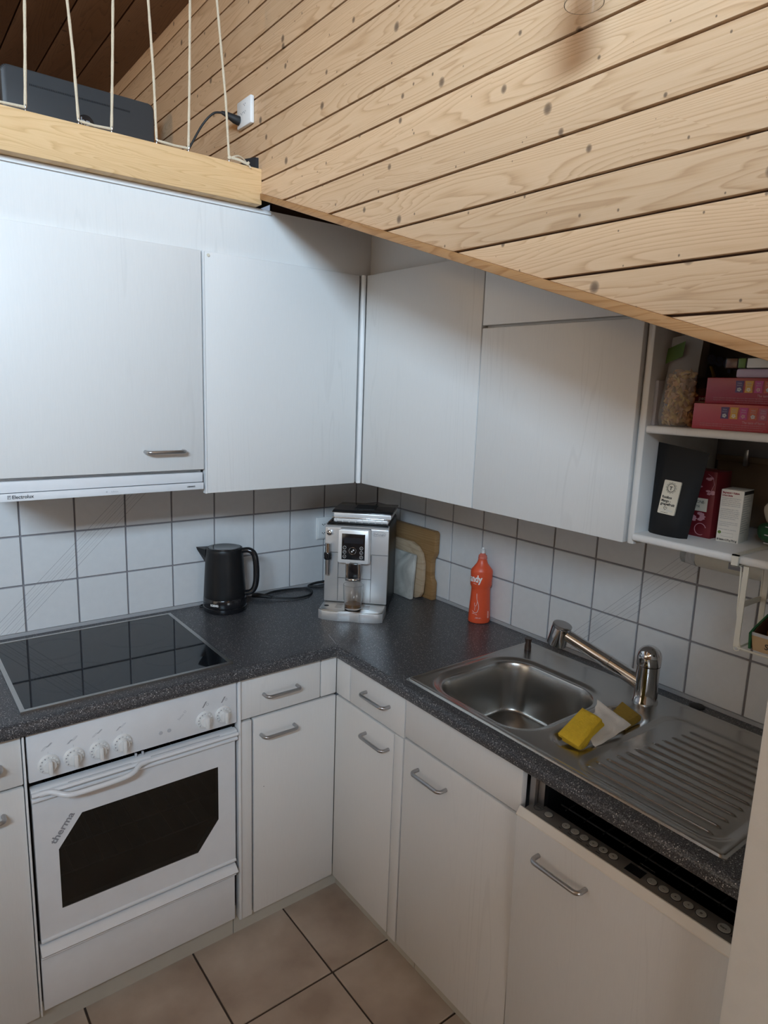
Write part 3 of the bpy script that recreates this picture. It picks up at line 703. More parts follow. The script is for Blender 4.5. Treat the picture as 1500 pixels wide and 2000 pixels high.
for (xa, xb, ya, yb) in ((0.025, 0.050, -1.640, -1.604),):
    vs = [bm.verts.new(dwp(a, b, 0.0004)) for a, b in ((xa, ya), (xb, ya), (xb, yb), (xa, yb))]; bm.faces.new(vs)
to_obj('display', bm, 'black_gloss', cp)
def dw_text(s, x, y, size, mat, fit=None, lift=0.0004):
    me = text_mesh(s, size, 0.0002); xs = [v.co.x for v in me.vertices]; k = (fit / (max(xs) - min(xs))) if fit else 1.0
    for v in me.vertices: v.co = dwp(x + v.co.y, y - v.co.x * k, lift)
    link('lettering', me, mat, cp)
dw_text('ADORINA S', 0.028, -1.8115, 0.010, 'ink_black', 0.031)
dw_text('Start', 0.0345, -1.7905, 0.006, 'ink_black', None, 0.0019) 
for q, y in enumerate(ys[1:12]): dw_text('+-*o%=:~e<#'[q], 0.0345, y + 0.002, 0.007, 'ink_black', None, 0.0019)
for q, y in enumerate(ys[1:6]): dw_text('Auto', 0.0205, y + 0.008, 0.0045, 'ink_black', 0.008 + 0.003 * (q % 3))
bm = new_bm()
sh = [(0.047, -1.366), (0.047, -1.387), (0.036, -1.387), (0.031, -1.383), (0.028, -1.3765), (0.031, -1.370), (0.036, -1.366)]
tube(bm, [dwp(a, b, 0.0004) for a, b in sh], 0.0006, 6, closed=True); to_obj('emblem', bm, 'ink_black', cp)
dw_text('VZUG', 0.0385, -1.3685, 0.007, 'ink_black', 0.0155)
bm = new_bm(); tube(bm, [dwp(0.061, -1.618, -0.004), dwp(0.061, -1.618, 0.004), dwp(0.061, -1.650, 0.004), dwp(0.061, -1.650, -0.004)], 0.0012, 6)
to_obj('latch', bm, 'chrome', c, True)

# --- oven
c = thing('oven', 'white built-in oven with six knobs and dark angled window', 'oven', (-1.19, -0.3, 0.1))
bm = new_bm()
for b in ((-1.462, -0.920, -0.555, -0.03, 0.735, 0.862), (-1.462, -1.425, -0.555, -0.03, 0.1, 0.735), (-0.96, -0.920, -0.555, -0.03, 0.1, 0.735), (-1.425, -0.96, -0.555, -0.03, 0.1, 0.33), (-1.425, -0.96, -0.06, -0.03, 0.33, 0.735)): box(bm, *b)
to_obj('body', bm, 'void_black', c)
for zz in (0.505, 0.425):
    bm = new_bm(); tube(bm, [(-1.42, -0.535, zz), (-0.965, -0.535, zz)], 0.0022, 8)
    for q in range(12): tube(bm, [(-1.40 + q * 0.038, -0.537, zz), (-1.40 + q * 0.038, -0.09, zz + 0.002)], 0.0009, 6)
    to_obj('oven_rack', bm, 'silver_bright', c, True)
boxo('side_profile', -0.9195, -0.9115, -0.588, -0.56, 0.085, 0.862, 'white_profile', c, 0.0015)
boxo('side_profile', -1.4675, -1.4635, -0.588, -0.56, 0.085, 0.862, 'white_profile', c, 0.001)
cpn = boxo('control_panel', -1.4585, -0.9235, -0.584, -0.556, 0.7365, 0.8605, 'white_enamel', c, 0.002)
def knob(x, z):
    bm = new_bm(); lathe(bm, [(0, 0), (0.0245, 0), (0.0245, 0.002), (0.0225, 0.004), (0.0215, 0.007), (0, 0.007)], 32)
    bmesh.ops.transform(bm, matrix=Matrix.Translation((x, -0.584, z)) @ Matrix.Rotation(math.radians(90), 4, 'X'), verts=bm.verts[:])
    k = to_obj('knob', bm, 'white_plastic', cpn, True)
    bm = new_bm(); lathe(bm, [(0, 0.007), (0.0165, 0.007), (0.0155, 0.016), (0.0145, 0.017), (0, 0.017)], 28)
    bmesh.ops.transform(bm, matrix=Matrix.Translation((x, -0.584, z)) @ Matrix.Rotation(math.radians(90), 4, 'X'), verts=bm.verts[:])
    box(bm, x - 0.0042, x + 0.0042, -0.614, -0.600, z - 0.0165, z + 0.0165, 0.002)
    o = to_obj('knob_grip', bm, 'white_plastic', cpn, True)
    bm = new_bm()
    for a in range(-130, 131, 26):
        if abs(a) < 20: continue
        t = math.radians(90 + a); p = [(x + r * math.cos(t), z + r * math.sin(t)) for r in (0.0178, 0.0208)]
        tube(bm, [(p[0][0], -0.5912, p[0][1]), (p[1][0], -0.5912, p[1][1])], 0.0005 + 0.0007 * (a > 20), 6)
    to_obj('scale_marks', bm, 'ink_grey', cpn)
    lettering('0', (x - 0.002, -0.591, z + 0.0175), (1, 0, 0), (0, 0, 1), 0.006, 'ink_grey', cpn)
    bm = new_bm(); prism(bm, [(x - 0.0003, z + 0.027), (x + 0.0003, z + 0.027), (x + 0.0003, z + 0.032), (x - 0.0003, z + 0.032)], -0.5846, -0.5843, 'xzy'); to_obj('pointer_line', bm, 'ink_light', cpn)
    return k
KX = [-1.414, -1.357, -1.298, -1.241, -1.020, -0.965]
for q, x in enumerate(KX):
    z = 0.774
    knob(x, z)
    bm = new_bm()
    for w in range(2):
        s = (-0.011 if w == 0 else 0.0005)
        pl = [(x - 0.004 + s, z + 0.038 + 0.006 * w), (x + 0.0005 + s, z + 0.038 + 0.006 * w), (x + 0.010 + s, z + 0.047 + 0.006 * w), (x + 0.0055 + s, z + 0.047 + 0.006 * w)]
        if q < 4:
            if (q + w) % 2: prism(bm, pl, -0.5846, -0.5843, 'xzy')
            else: tube(bm, [(a, -0.5845, b) for a, b in pl], 0.0003, 5, closed=True)
        elif w == 0: prism(bm, [(x - 0.006, z + 0.036), (x - 0.002, z + 0.036), (x + 0.008, z + 0.052), (x + 0.004, z + 0.052)], -0.5846, -0.5843, 'xzy')
        else: tube(bm, [(x + 0.0095 + 0.0035 * math.cos(a * 0.785), -0.5845, z + 0.043 + 0.0035 * math.sin(a * 0.785)) for a in range(8)], 0.0003, 5, closed=True)
    to_obj('symbol', bm, 'ink_light' if q < 4 else 'ink_grey', cpn)
for x, z in ((-1.142, 0.771), (-1.119, 0.7715)):
    bm = new_bm(); cyl(bm, (x, -0.584, z), (x, -0.5858, z), 0.0052, 18, 0.0005); to_obj('indicator_lamp', bm, 'ink_light', cpn, True)
lettering('Swiss O', (-1.092, -0.5843, 0.792), (0.72, 0, 0.69), (-0.69, 0, 0.72), 0.0095, 'ink_light', cpn)
# door with a six-sided window
door_o = [(-1.4555, 0.292), (-0.929, 0.292), (-0.929, 0.716), (-1.4555, 0.716)]
win = [(-1.345, 0.616), (-0.981, 0.616), (-0.981, 0.450), (-1.044, 0.368), (-1.403, 0.368), (-1.403, 0.536)]
bm = new_bm(); es = []
for loop in (door_o, win):
    vs = [bm.verts.new((a, -0.583, b)) for a, b in loop]
    for i in range(len(vs)): es.append(bm.edges.new((vs[i], vs[(i + 1) % len(vs)])))
bmesh.ops.triangle_fill(bm, use_beauty=True, use_dissolve=False, edges=es)
r = bmesh.ops.extrude_face_region(bm, geom=bm.faces[:])
for v in [g for g in r['geom'] if isinstance(g, bmesh.types.BMVert)]: v.co.y = -0.562
bmesh.ops.recalc_face_normals(bm, faces=bm.faces[:])
d = to_obj('door', bm, 'white_enamel', c)
to_obj('window_glass', prism(new_bm(), win, -0.5822, -0.5795, 'xzy'), 'oven_glass', d)
lettering('therma', (-1.4105, -0.583, 0.553), (-1.345 + 1.403, 0, 0.616 - 0.536), (0.536 - 0.616, 0, 0.058), 0.0235, 'ink_grey', d, off=0.0006, fit=0.083, align='LEFT')
# moulded rail with bow handle
def rail(name, x0, x1, prof, parent): return to_obj(name, prism(new_bm(), prof, x0, x1, 'yzx'), 'white_enamel', parent, True)
rail('handle_rail', -1.457, -0.9255, [(-0.583, 0.684), (-0.590, 0.685), (-0.596, 0.690), (-0.596, 0.694), (-0.591, 0.698), (-0.591, 0.700), (-0.600, 0.704), (-0.602, 0.708), (-0.598, 0.713), (-0.590, 0.7135), (-0.590, 0.7155), (-0.586, 0.7175), (-0.570, 0.7175), (-0.570, 0.684)], d)
pts = smooth_path([(-1.440, -0.596, 0.7075), (-1.415, -0.600, 0.7075), (-1.395, -0.615, 0.703), (-1.375, -0.624, 0.699), (-1.33, -0.627, 0.699), (-1.26, -0.627, 0.701), (-1.228, -0.622, 0.704), (-1.205, -0.604, 0.709), (-1.185, -0.598, 0.709)], 6)
bm = new_bm(); tube(bm, pts, 0.0068, 12); to_obj('handle', bm, 'white_enamel', d, True)
boxo('recess', -1.375, -1.222, -0.5925, -0.589, 0.7085, 0.7145, 'ink_light', d)
boxo('recess', -1.172, -0.978, -0.5912, -0.589, 0.7135, 0.7160, 'ink_light', d)
for x in (-1.205, -1.187): boxo('peg', x - 0.003, x + 0.003, -0.575, -0.57, 0.7176, 0.7275, 'ink_light', d, 0.001)
rail('bottom_rail', -1.455, -0.929, [(-0.583, 0.292), (-0.588, 0.294), (-0.588, 0.298), (-0.583, 0.301), (-0.58, 0.301), (-0.58, 0.292)], d)
dr = boxo('drawer_front', -1.459, -0.932, -0.583, -0.560, 0.094, 0.285, 'white_enamel', c, 0.002)
rail('drawer_rail', -1.459, -0.931, [(-0.583, 0.248), (-0.590, 0.249), (-0.592, 0.252), (-0.590, 0.256), (-0.594, 0.259), (-0.604, 0.266), (-0.606, 0.270), (-0.602, 0.274), (-0.592, 0.281), (-0.584, 0.286), (-0.575, 0.286), (-0.575, 0.248)], dr)

# ================================================================== WORKTOP, HOB, SINK
bm = new_bm()
prof = [(0.03, 0.9), (0.016, 0.9), (0.008, 0.8985), (0.0025, 0.894), (0, 0.887), (0, 0.873), (0.003, 0.867), (0.009, 0.865), (0.03, 0.865)]
XL, YE = -2.0, -1.8435
rings = [[(XL, -0.6 + a, z) for a, z in prof], [(-0.6 + a, -0.6 + a, z) for a, z in prof], [(-0.6 + a, YE, z) for a, z in prof]]
rv = [[bm.verts.new(p) for p in r] for r in rings]
for a, b in zip(rv[:-1], rv[1:]):
    for i in range(len(prof) - 1): bm.faces.new((a[i], a[i + 1], b[i + 1], b[i]))
bm.faces.new(rv[0]); bm.faces.new(rv[2])
bmesh.ops.recalc_face_normals(bm, faces=bm.faces[:])
for b in ((XL, -0.0045, -0.57, -0.0045), (-0.57, -0.0045, -0.905, -0.57), (-0.57, -0.555, -1.78, -0.905), (-0.055, -0.0045, -1.78, -0.905), (-0.57, -0.0045, YE, -1.78)):
    box(bm, b[0], b[1], b[2], b[3], 0.865, 0.9)
wt = tag(to_obj('worktop', bm, 'speckled_worktop', None, True), 'dark speckled stone-look worktop running round the corner', 'worktop')
bm = new_bm(); tube(bm, [(-0.583, -0.578, 0.9002), (-0.56, -0.50, 0.9002)], 0.0006, 5); to_obj('joint_line', bm, 'ink_light', wt)
bm = new_bm(); lathe(bm, [(0, 0), (0.0195, 0), (0.0195, 0.003), (0.016, 0.0045), (0, 0.0045)], 24, -0.0262, -1.452, 0.9)
tag(to_obj('plug_strainer', bm, 'black_matt', None, True), 'flat black round cap lying behind the draining board', 'sink plug')

c = thing('hob', 'black glass ceramic hob with thin steel frame', 'hob', (-1.19, -0.3, 0.9))
bm = new_bm()
x0, x1, y0, y1, fw = -1.4615, -0.916, -0.5465, -0.042, 0.011
for b in ((x0, x1, y0, y0 + fw), (x0, x1, y1 - fw, y1), (x0, x0 + fw, y0 + fw, y1 - fw), (x1 - fw, x1, y0 + fw, y1 - fw)): box(bm, *b, 0.9, 0.905)
to_obj('frame', bm, 'steel_brushed', c)
g = boxo('glass_top', x0 + fw, x1 - fw, y0 + fw, y1 - fw, 0.9, 0.9042, 'hob_glass', c)
for (hx, hy, r) in ((-1.08, -0.185, 0.105), (-1.05, -0.40, 0.075), (-1.31, -0.175, 0.085), (-1.31, -0.40, 0.098)):
    bm = new_bm()
    lathe(bm, [(r - 0.0012, 0.00008), (r, 0.00008)], 56, hx, hy, 0.9042); lathe(bm, [(r * 0.93 - 0.001, 0.00008), (r * 0.93, 0.00008)], 56, hx, hy, 0.9042)
    to_obj('cooking_zone', bm, 'hob_zone', g)

# sink: deck, bowl, shallow tray and ribbed drainer pressed from one sheet
def sstep(a, b, t):
    t = max(0.0, min(1.0, (t - a) / (b - a))); return t * t * (3 - 2 * t)
def rr_dist(x, y, cx, cy, ax, ay, r):
    qx = abs(x - cx) - (ax - r); qy = abs(y - cy) - (ay - r)
    return math.hypot(max(qx, 0), max(qy, 0)) + min(max(qx, qy), 0) - r      # <0 inside
SX_0, SX_1, SY_0, SY_1 = -0.563, -0.048, -1.785, -0.900
def sink_h(x, y):
    e = rr_dist(x, y, (SX_0 + SX_1) / 2, (SY_0 + SY_1) / 2, (SX_1 - SX_0) / 2, (SY_1 - SY_0) / 2, 0.012)
    z = 0.0045 - 0.0045 * sstep(-0.004, 0.0, e) - 0.002 * sstep(-0.008, -0.018, e)
    b = rr_dist(x, y, -0.352, -1.118, 0.178, 0.176, 0.095)
    z -= 0.007 * sstep(0.016, -0.004, b)
    z -= 0.145 * sstep(-0.006, -0.040, b) + 0.010 * sstep(-0.038, -0.10, b)
    t = rr_dist(x, y, -0.345, -1.372, 0.150, 0.046, 0.045)
    z -= 0.016 * sstep(0.004, -0.022, t)
    d = rr_dist(x, y, -0.330, -1.600, 0.205, 0.165, 0.05)
    z -= 0.005 * sstep(0.006, -0.012, d)
    q = (x + 0.505) / 0.0305
    if -0.4 < q < 11.4:
        k = round(q); yl = -1.455 - 0.0045 * k; yr = -1.738
        f = math.exp(-((q - k) * 0.0305 / 0.0030) ** 2)
        z += 0.0042 * f * sstep(yl, yl - 0.012, y) * sstep(yr, yr + 0.012, y)
    return z
bm = new_bm(); NX, NY = 250, 280
xs = [SX_0 + (SX_1 - SX_0) * i / NX for i in range(NX + 1)]; ysl = [SY_0 + (SY_1 - SY_0) * j / NY for j in range(NY + 1)]
gv = [[bm.verts.new((x, y, 0.9005 + sink_h(x, y))) for y in ysl] for x in xs]
for i in range(NX):
    for j in range(NY): bm.faces.new((gv[i][j], gv[i + 1][j], gv[i + 1][j + 1], gv[i][j + 1]))
sink = thing('sink', 'stainless steel inset sink with ribbed draining board', 'sink', (-0.3, -1.34, 0.9))
me = bpy.data.meshes.new('basin'); bm.to_mesh(me); bm.free(); me.polygons.foreach_set('use_smooth', [True] * len(me.polygons))
basin = link('basin', me, 'steel_sink', sink)
bm = new_bm(); lathe(bm, [(0, 0.001), (0.032, 0.001), (0.036, 0.003), (0.040, 0.0005)], 28, -0.352, -1.118, 0.9005 - 0.1615 + 0.0045); to_obj('drain', bm, 'chrome', sink, True)
bm = new_bm(); lathe(bm, [(0, 0), (0.0105, 0), (0.0105, 0.012), (0.0085, 0.022), (0.0115, 0.034), (0.0125, 0.037), (0, 0.037)], 20, -0.104, -0.945, 0.903); to_obj('drain_knob', bm, 'brown_plug', sink, True)

# --- tap
c = thing('kitchen_tap', 'chrome mixer tap with pull-out spray head', 'tap', (-0.118, -1.357, 0.903))
tx, ty = -0.118, -1.357
bm = new_bm(); lathe(bm, [(0, 0), (0.033, 0), (0.033, 0.004), (0.0305, 0.008), (0.0295, 0.05), (0.0295, 0.100), (0.030, 0.102), (0, 0.102)], 36, tx, ty, 0.903); to_obj('body', bm, 'chrome', c, True)
bm = new_bm(); lathe(bm, [(0, 0.1035), (0.0300, 0.1035), (0.0310, 0.106)] + [(0.0310 * math.cos(t * math.pi / 20), 0.126 + 0.029 * math.sin(t * math.pi / 20)) for t in range(0, 10)] + [(0, 0.155)], 36, tx, ty, 0.903); to_obj('lever_cap', bm, 'chrome', c, True)
hd = Vector((-0.178, -1.130, 1.030)); b0 = Vector((tx - 0.002, ty + 0.012, 0.948)); dirv = (hd - b0).normalized()
p1 = b0 + dirv * 0.095
bm = new_bm(); tube(bm, [b0, b0 + dirv * 0.05, p1], [0.023, 0.0205, 0.0195], 20); to_obj('spout', bm, 'chrome', c, True)
bm = new_bm(); tube(bm, [p1 + dirv * 0.001, hd], [0.0200, 0.0165], 20); to_obj('spray_wand', bm, 'chrome', c, True)
ax = Vector((0.06, -0.22, 1.0)).normalized(); hc = hd + Vector((-0.003, 0.013, -0.002))
bm = new_bm(); cyl(bm, hc - ax * 0.036, hc + ax * 0.020, 0.0275, 28, 0.0015); hdo = to_obj('spray_head', bm, 'chrome', c, True)
bm = new_bm(); cyl(bm, hc + ax * 0.0205, hc + ax * 0.0285, 0.0272, 28, 0.0015); to_obj('spray_cap', bm, 'steel_satin', c, True)
bm = new_bm(); cyl(bm, hc - ax * 0.0395, hc - ax * 0.0362, 0.024, 24, 0.001); to_obj('nozzle', bm, 'black_rubber', c, True)

# ================================================================== THINGS ON THE WORKTOP
# --- kettle (own axes: +x handle side, -x spout side)
def hull_prism(bm, pts, y0, y1): return prism(bm, pts, y0, y1, 'xzy', 0.0)
c = thing('kettle', 'matt black electric kettle beside the hob', 'kettle', (-0.734, -0.088, 0.9), math.atan2(-0.607, 0.794))
bm = new_bm(); lathe(bm, [(0, 0), (0.070, 0), (0.0745, 0.003), (0.0765, 0.010), (0.0765, 0.018), (0.074, 0.020), (0, 0.020)], 48); to_obj('power_base', bm, 'black_gloss', c, True, True)
bm = new_bm(); lathe(bm, [(0, 0.021), (0.0745, 0.021), (0.0755, 0.024), (0.0745, 0.050), (0.073, 0.052)], 48); band = to_obj('base_band', bm, 'black_gloss', c, True, True)
bm = new_bm(); lathe(bm, [(0.073, 0.052), (0.0735, 0.055), (0.0725, 0.075), (0.067, 0.17), (0.0635, 0.213), (0.0635, 0.222), (0.0615, 0.2255), (0.058, 0.2265), (0.0565, 0.225)], 48); body = to_obj('body', bm, 'black_matt', c, True, True)
bm = new_bm(); lathe(bm, [(0.0562, 0.224), (0.055, 0.227), (0.050, 0.2285), (0.046, 0.2275), (0.0, 0.2275)], 48); to_obj('lid', bm, 'black_gloss', c, True, True)
bm = new_bm()
A = [bm.verts.new(p) for p in ((-0.100, 0, 0.224), (-0.060, -0.027, 0.222), (-0.060, 0.027, 0.222))]
B = [bm.verts.new(p) for p in ((-0.0965, 0, 0.214), (-0.0635, -0.017, 0.190), (-0.0635, 0.017, 0.190))]
Cv = bm.verts.new((-0.066, 0, 0.165))
bm.faces.new(A); bm.faces.new((A[0], A[1], B[1], B[0])); bm.faces.new((A[0], B[0], B[2], A[2])); bm.faces.new((B[0], B[1], Cv)); bm.faces.new((B[0], Cv, B[2])); bm.faces.new((A[1], A[2], B[2], Cv, B[1]))
bmesh.ops.recalc_face_normals(bm, faces=bm.faces[:]); to_obj('spout', bm, 'black_matt', c, False, True)
pts = smooth_path([(0.055, 0, 0.216), (0.085, 0, 0.219), (0.104, 0, 0.205), (0.111, 0, 0.170), (0.112, 0, 0.120), (0.106, 0, 0.085), (0.092, 0, 0.067), (0.066, 0, 0.062)], 6)
bm = new_bm(); tube(bm, pts, [0.011 + 0.0015 * math.sin(math.pi * k / (len(pts) - 1)) for k in range(len(pts))], 14, flat=0.85); to_obj('handle', bm, 'black_gloss', c, True, True)
fa = math.radians(-100)
def kwarp(r):
    def w(x, y):
        a = fa + (x - 0.022) / r; return Vector((r * math.cos(a), r * math.sin(a), 0.031 + y))
    return w
lettering('KOENIG', (0, 0, 0), (1, 0, 0), (0, 0, 1), 0.0105, 'ink_white', c, off=0.0005, fit=0.030, warp=kwarp(0.0762), local=True)
bm = new_bm(); tube(bm, smooth_path([(-0.073, 0.004, 0.006), (-0.086, -0.002, 0.0055), (-0.091, 0.010, 0.0045), (-0.084, 0.026, 0.004), (-0.070, 0.041, 0.004), (-0.058, 0.053, 0.004)], 5), 0.0035, 8); to_obj('cord_stub', bm, 'black_rubber', c, True, True)

# cord and plug left on the worktop
c = thing('power_cord', 'black power cord with plug curled on the worktop beside the kettle', 'cord', (-0.5, -0.06, 0.9))
pts = smooth_path([(-0.553, -0.045, 0.911), (-0.50, -0.018, 0.908), (-0.43, -0.016, 0.905), (-0.375, -0.034, 0.9045), (-0.366, -0.075, 0.9045), (-0.405, -0.118, 0.9045), (-0.47, -0.125, 0.905), (-0.53, -0.095, 0.908), (-0.556, -0.070, 0.911)], 8)
bm = new_bm(); tube(bm, pts, 0.0038, 8); to_obj('cable', bm, 'black_rubber', c, True)
bm = new_bm(); tube(bm, [(-0.545, -0.085, 0.910), (-0.56, -0.066, 0.912), (-0.585, -0.045, 0.914), (-0.602, -0.034, 0.914)], [0.006, 0.009, 0.012, 0.011], 10, flat=0.75); pl = to_obj('plug', bm, 'black_rubber', c, True)
for s in (-0.006, 0, 0.006):
    bm = new_bm(); tube(bm, [(-0.602 + s * 0.6, -0.034 + s, 0.914), (-0.618 + s * 0.6, -0.023 + s, 0.913)], 0.002, 6); to_obj('pin', bm, 'steel_satin', pl, True)
bm = new_bm(); tube(bm, smooth_path([(-0.300, -0.055, 0.906), (-0.33, -0.03, 0.905), (-0.345, -0.016, 0.906), (-0.31, -0.012, 0.912), (-0.27, -0.02, 0.915)], 6), 0.004, 8)
tag(to_obj('machine_cord', bm, 'black_rubber', None, True), 'short black cord coming out behind the coffee machine', 'cord')

# --- wall socket
c = thing('wall_socket', 'white double wall socket on the tiles behind the coffee machine', 'socket', (-0.268, -0.006, 1.13))
boxo('plate', -0.3045, -0.232, -0.008, 0.0, 1.088, 1.178, 'white_plastic', c, 0.003)
boxo('cover', -0.2985, -0.238, -0.0115, -0.0082, 1.094, 1.172, 'white_plastic', c, 0.002)
for zz in (1.115, 1.150):
    for (dx, dz) in ((-0.0055, 0), (0.0055, 0), (0, -0.004)):
        bm = new_bm(); cyl(bm, (-0.275 + dx, -0.0115, zz + dz), (-0.275 + dx, -0.0121, zz + dz), 0.002, 10); to_obj('pin_hole', bm, 'ink_black', c)

# --- bean-to-cup coffee machine, own axes: origin at the middle of the drip tray front, +y towards its back
c = thing('coffee_machine', 'silver bean-to-cup coffee machine standing in the worktop corner', 'coffee machine', (-0.436, -0.443, 0.9), math.radians(-45))
LX0, LX1 = -0.117, 0.109
def cb(name, x0, x1, y0, y1, z0, z1, mat, bev=0.0, par=None): return boxo(name, x0, x1, y0, y1, z0, z1, mat, par or c, bev, True)
to_obj('body', prism(new_bm(), [(0.118, 0.0), (0.36, 0.0), (0.36, 0.318), (0.118, 0.318)], LX0 + 0.003, LX1 - 0.001, 'yzx', 0.004), 'black_matt', c, True, True)
fp = to_obj('front_panel', prism(new_bm(), [(0.108, 0.036), (0.119, 0.036), (0.135, 0.318), (0.122, 0.318), (0.112, 0.305)], LX0, LX1, 'yzx', 0.002), 'silver_paint', c, True, True)
cb('top_frame', LX0 + 0.006, LX1 - 0.004, 0.130, 0.355, 0.317, 0.322, 'black_matt', 0.001)
rim = new_bm()
for b in ((LX0 + 0.010, LX0 + 0.014, 0.13, 0.35, 0.322, 0.324), (LX1 - 0.010, LX1 - 0.006, 0.13, 0.35, 0.322, 0.324)): box(rim, *b)
to_obj('top_rim', rim, 'chrome', c, False, True)
# cup rest with ribs, bean lid
cr = cb('cup_rest', -0.094, 0.101, 0.142, 0.35, 0.322, 0.333, 'silver_bright', 0.002)
for q in range(8): cb('rib', -0.086 + q * 0.0235, -0.083 + q * 0.0235, 0.139, 0.1425, 0.3215, 0.334, 'white_plastic', 0.0, cr)
cb('cup_rest_bar', -0.102, 0.108, 0.150, 0.158, 0.334, 0.337, 'chrome', 0.001)
lid = cb('bean_lid', -0.098, 0.110, 0.160, 0.352, 0.333, 0.352, 'silver_bright', 0.003)
to_obj('lid_top', prism(new_bm(), [(0.155, 0.352), (0.354, 0.352), (0.354, 0.357), (0.27, 0.361), (0.175, 0.359), (0.155, 0.355)], -0.103, 0.114, 'yzx', 0.001), 'black_gloss', lid, True, True)
cb('lid_recess', -0.03, 0.045, 0.20, 0.29, 0.3592, 0.3612, 'black_rubber', 0.0, lid)
# control panel
pn = to_obj('control_panel', prism(new_bm(), rrect(0.108, 0.119, 0.006, 4, -0.0105, 0.246), 0.084, 0.116, 'xzy', 0.0015), 'silver_bright', c, True, True)
to_obj('panel_back', prism(new_bm(), rrect(0.110, 0.122, 0.006, 4, -0.0065, 0.2475), 0.090, 0.118, 'xzy'), 'silver_paint', c, True, True)
cb('panel_glass', -0.0515, 0.0305, 0.0828, 0.086, 0.200, 0.2925, 'black_gloss', 0.0005, pn)
cb('lcd', -0.043, 0.0235, 0.0824, 0.083, 0.259, 0.279, 'lcd_dark', 0.0, pn)
def ring(cx, cz, r, t, mat, y=0.0822):
    bm = new_bm(); tube(bm, [(cx + r * math.cos(a * math.pi / 14), y, cz + r * math.sin(a * math.pi / 14)) for a in range(28)], t, 6, closed=True); return to_obj('button_ring', bm, mat, pn, True, True)
ring(-0.0125, 0.232, 0.0125, 0.0013, 'chrome')
for dx, dz in ((-0.0025, -0.0025), (0.003, 0.003)):
    bm = new_bm(); lathe(bm, [(0, 0), (0.0028, 0), (0.0028, 0.0006), (0, 0.0006)], 14); bmesh.ops.transform(bm, matrix=Matrix.Translation((-0.0125 + dx, 0.0828, 0.232 + dz)) @ Matrix.Rotation(math.radians(90), 4, 'X'), verts=bm.verts[:]); to_obj('bean_mark', bm, 'ink_white', pn, True, True)
for q, dz in enumerate((0.243, 0.227, 0.211)):
    for s, x in enumerate((-0.041, 0.0185)):
        ring(x, dz, 0.0055, 0.0006, 'silver_bright')
        lettering(('o', 'e', 'P')[q] if s else ('i', 'P', 'o')[q], (x - 0.002, 0.0826, dz - 0.002), (1, 0, 0), (0, 0, 1), 0.006, 'ink_white', pn, local=True)
bm = new_bm(); prism(bm, rrect(0.042, 0.0135, 0.0065, 6, 0.0765, 0.2905), 0.1098, 0.112, 'xzy'); bd = to_obj('badge', bm, 'silver_bright', fp, True, True)
bm = new_bm(); tube(bm, [(a, 0.1096, b) for a, b in rrect(0.0425, 0.014, 0.0068, 6, 0.0765, 0.2905)], 0.0005, 5, closed=True); to_obj('badge_outline', bm, 'ink_grey', fp, True, True)
lettering("De'Longhi", (0.0585, 0.1098, 0.2875), (1, 0, 0), (0, 0, 1), 0.0082, 'ink_grey', fp, off=0.0002, fit=0.036, local=True)
# seams of service door and tank
for n, b in enumerate(((0.0505, 0.0515, 0.1070, 0.110, 0.040, 0.216), (0.0505, LX1, 0.1085, 0.1125, 0.2155, 0.2165), (-0.0685, -0.0675, 0.1070, 0.1125, 0.040, 0.190), (-0.117, -0.0675, 0.1085, 0.1125, 0.2165, 0.2175), (-0.0675, 0.0505, 0.1070, 0.110, 0.1245, 0.1255))):
    cb('seam', b[0], b[1], b[2], b[3], b[4], b[5], 'ink_black', 0.0, fp)
# coffee spout
sp = cb('coffee_spout', -0.022, 0.010, 0.066, 0.108, 0.132, 0.190, 'black_gloss', 0.002)
for x in (-0.027, 0.015):
    bm = new_bm(); tube(bm, [(x, 0.070, 0.1285), (x, 0.070, 0.190)], 0.0065, 14); to_obj('spout_column', bm, 'chrome', c, True, True)
bm = new_bm(); tube(bm, smooth_path([(-0.027, 0.066, 0.137), (-0.018, 0.060, 0.134), (-0.006, 0.058, 0.135), (0.006, 0.060, 0.134), (0.015, 0.066, 0.137)], 5), 0.0055, 10); to_obj('spout_nozzle', bm, 'chrome', c, True, True)
# steam wand and knob
bm = new_bm(); lathe(bm, [(0, 0.139), (0.0075, 0.139), (0.0085, 0.195), (0, 0.195)], 20, -0.103, 0.093); to_obj('steam_wand', bm, 'steel_satin', c, True, True)
bm = new_bm(); lathe(bm, [(0, 0.194), (0.011, 0.194), (0.0135, 0.199), (0.0125, 0.204), (0.0135, 0.210), (0.0125, 0.218), (0, 0.219)], 20, -0.103, 0.093); wc = to_obj('wand_collar', bm, 'black_gloss', c, True, True)
bm = new_bm(); lathe(bm, [(0, 0.219), (0.0098, 0.219), (0.0095, 0.252), (0, 0.254)], 20, -0.103, 0.095); to_obj('wand_sleeve', bm, 'chrome', c, True, True)
bm = new_bm(); lathe(bm, [(0, 0), (0.0095, 0), (0.009, 0.010), (0.005, 0.013), (0, 0.013)], 20); bmesh.ops.transform(bm, matrix=Matrix.Translation((-0.101, 0.112, 0.288)) @ Matrix.Rotation(math.radians(90), 4, 'X'), verts=bm.verts[:]); box(bm, -0.1025, -0.0995, 0.094, 0.102, 0.285, 0.303, 0.001); to_obj('steam_knob', bm, 'chrome', c, True, True)
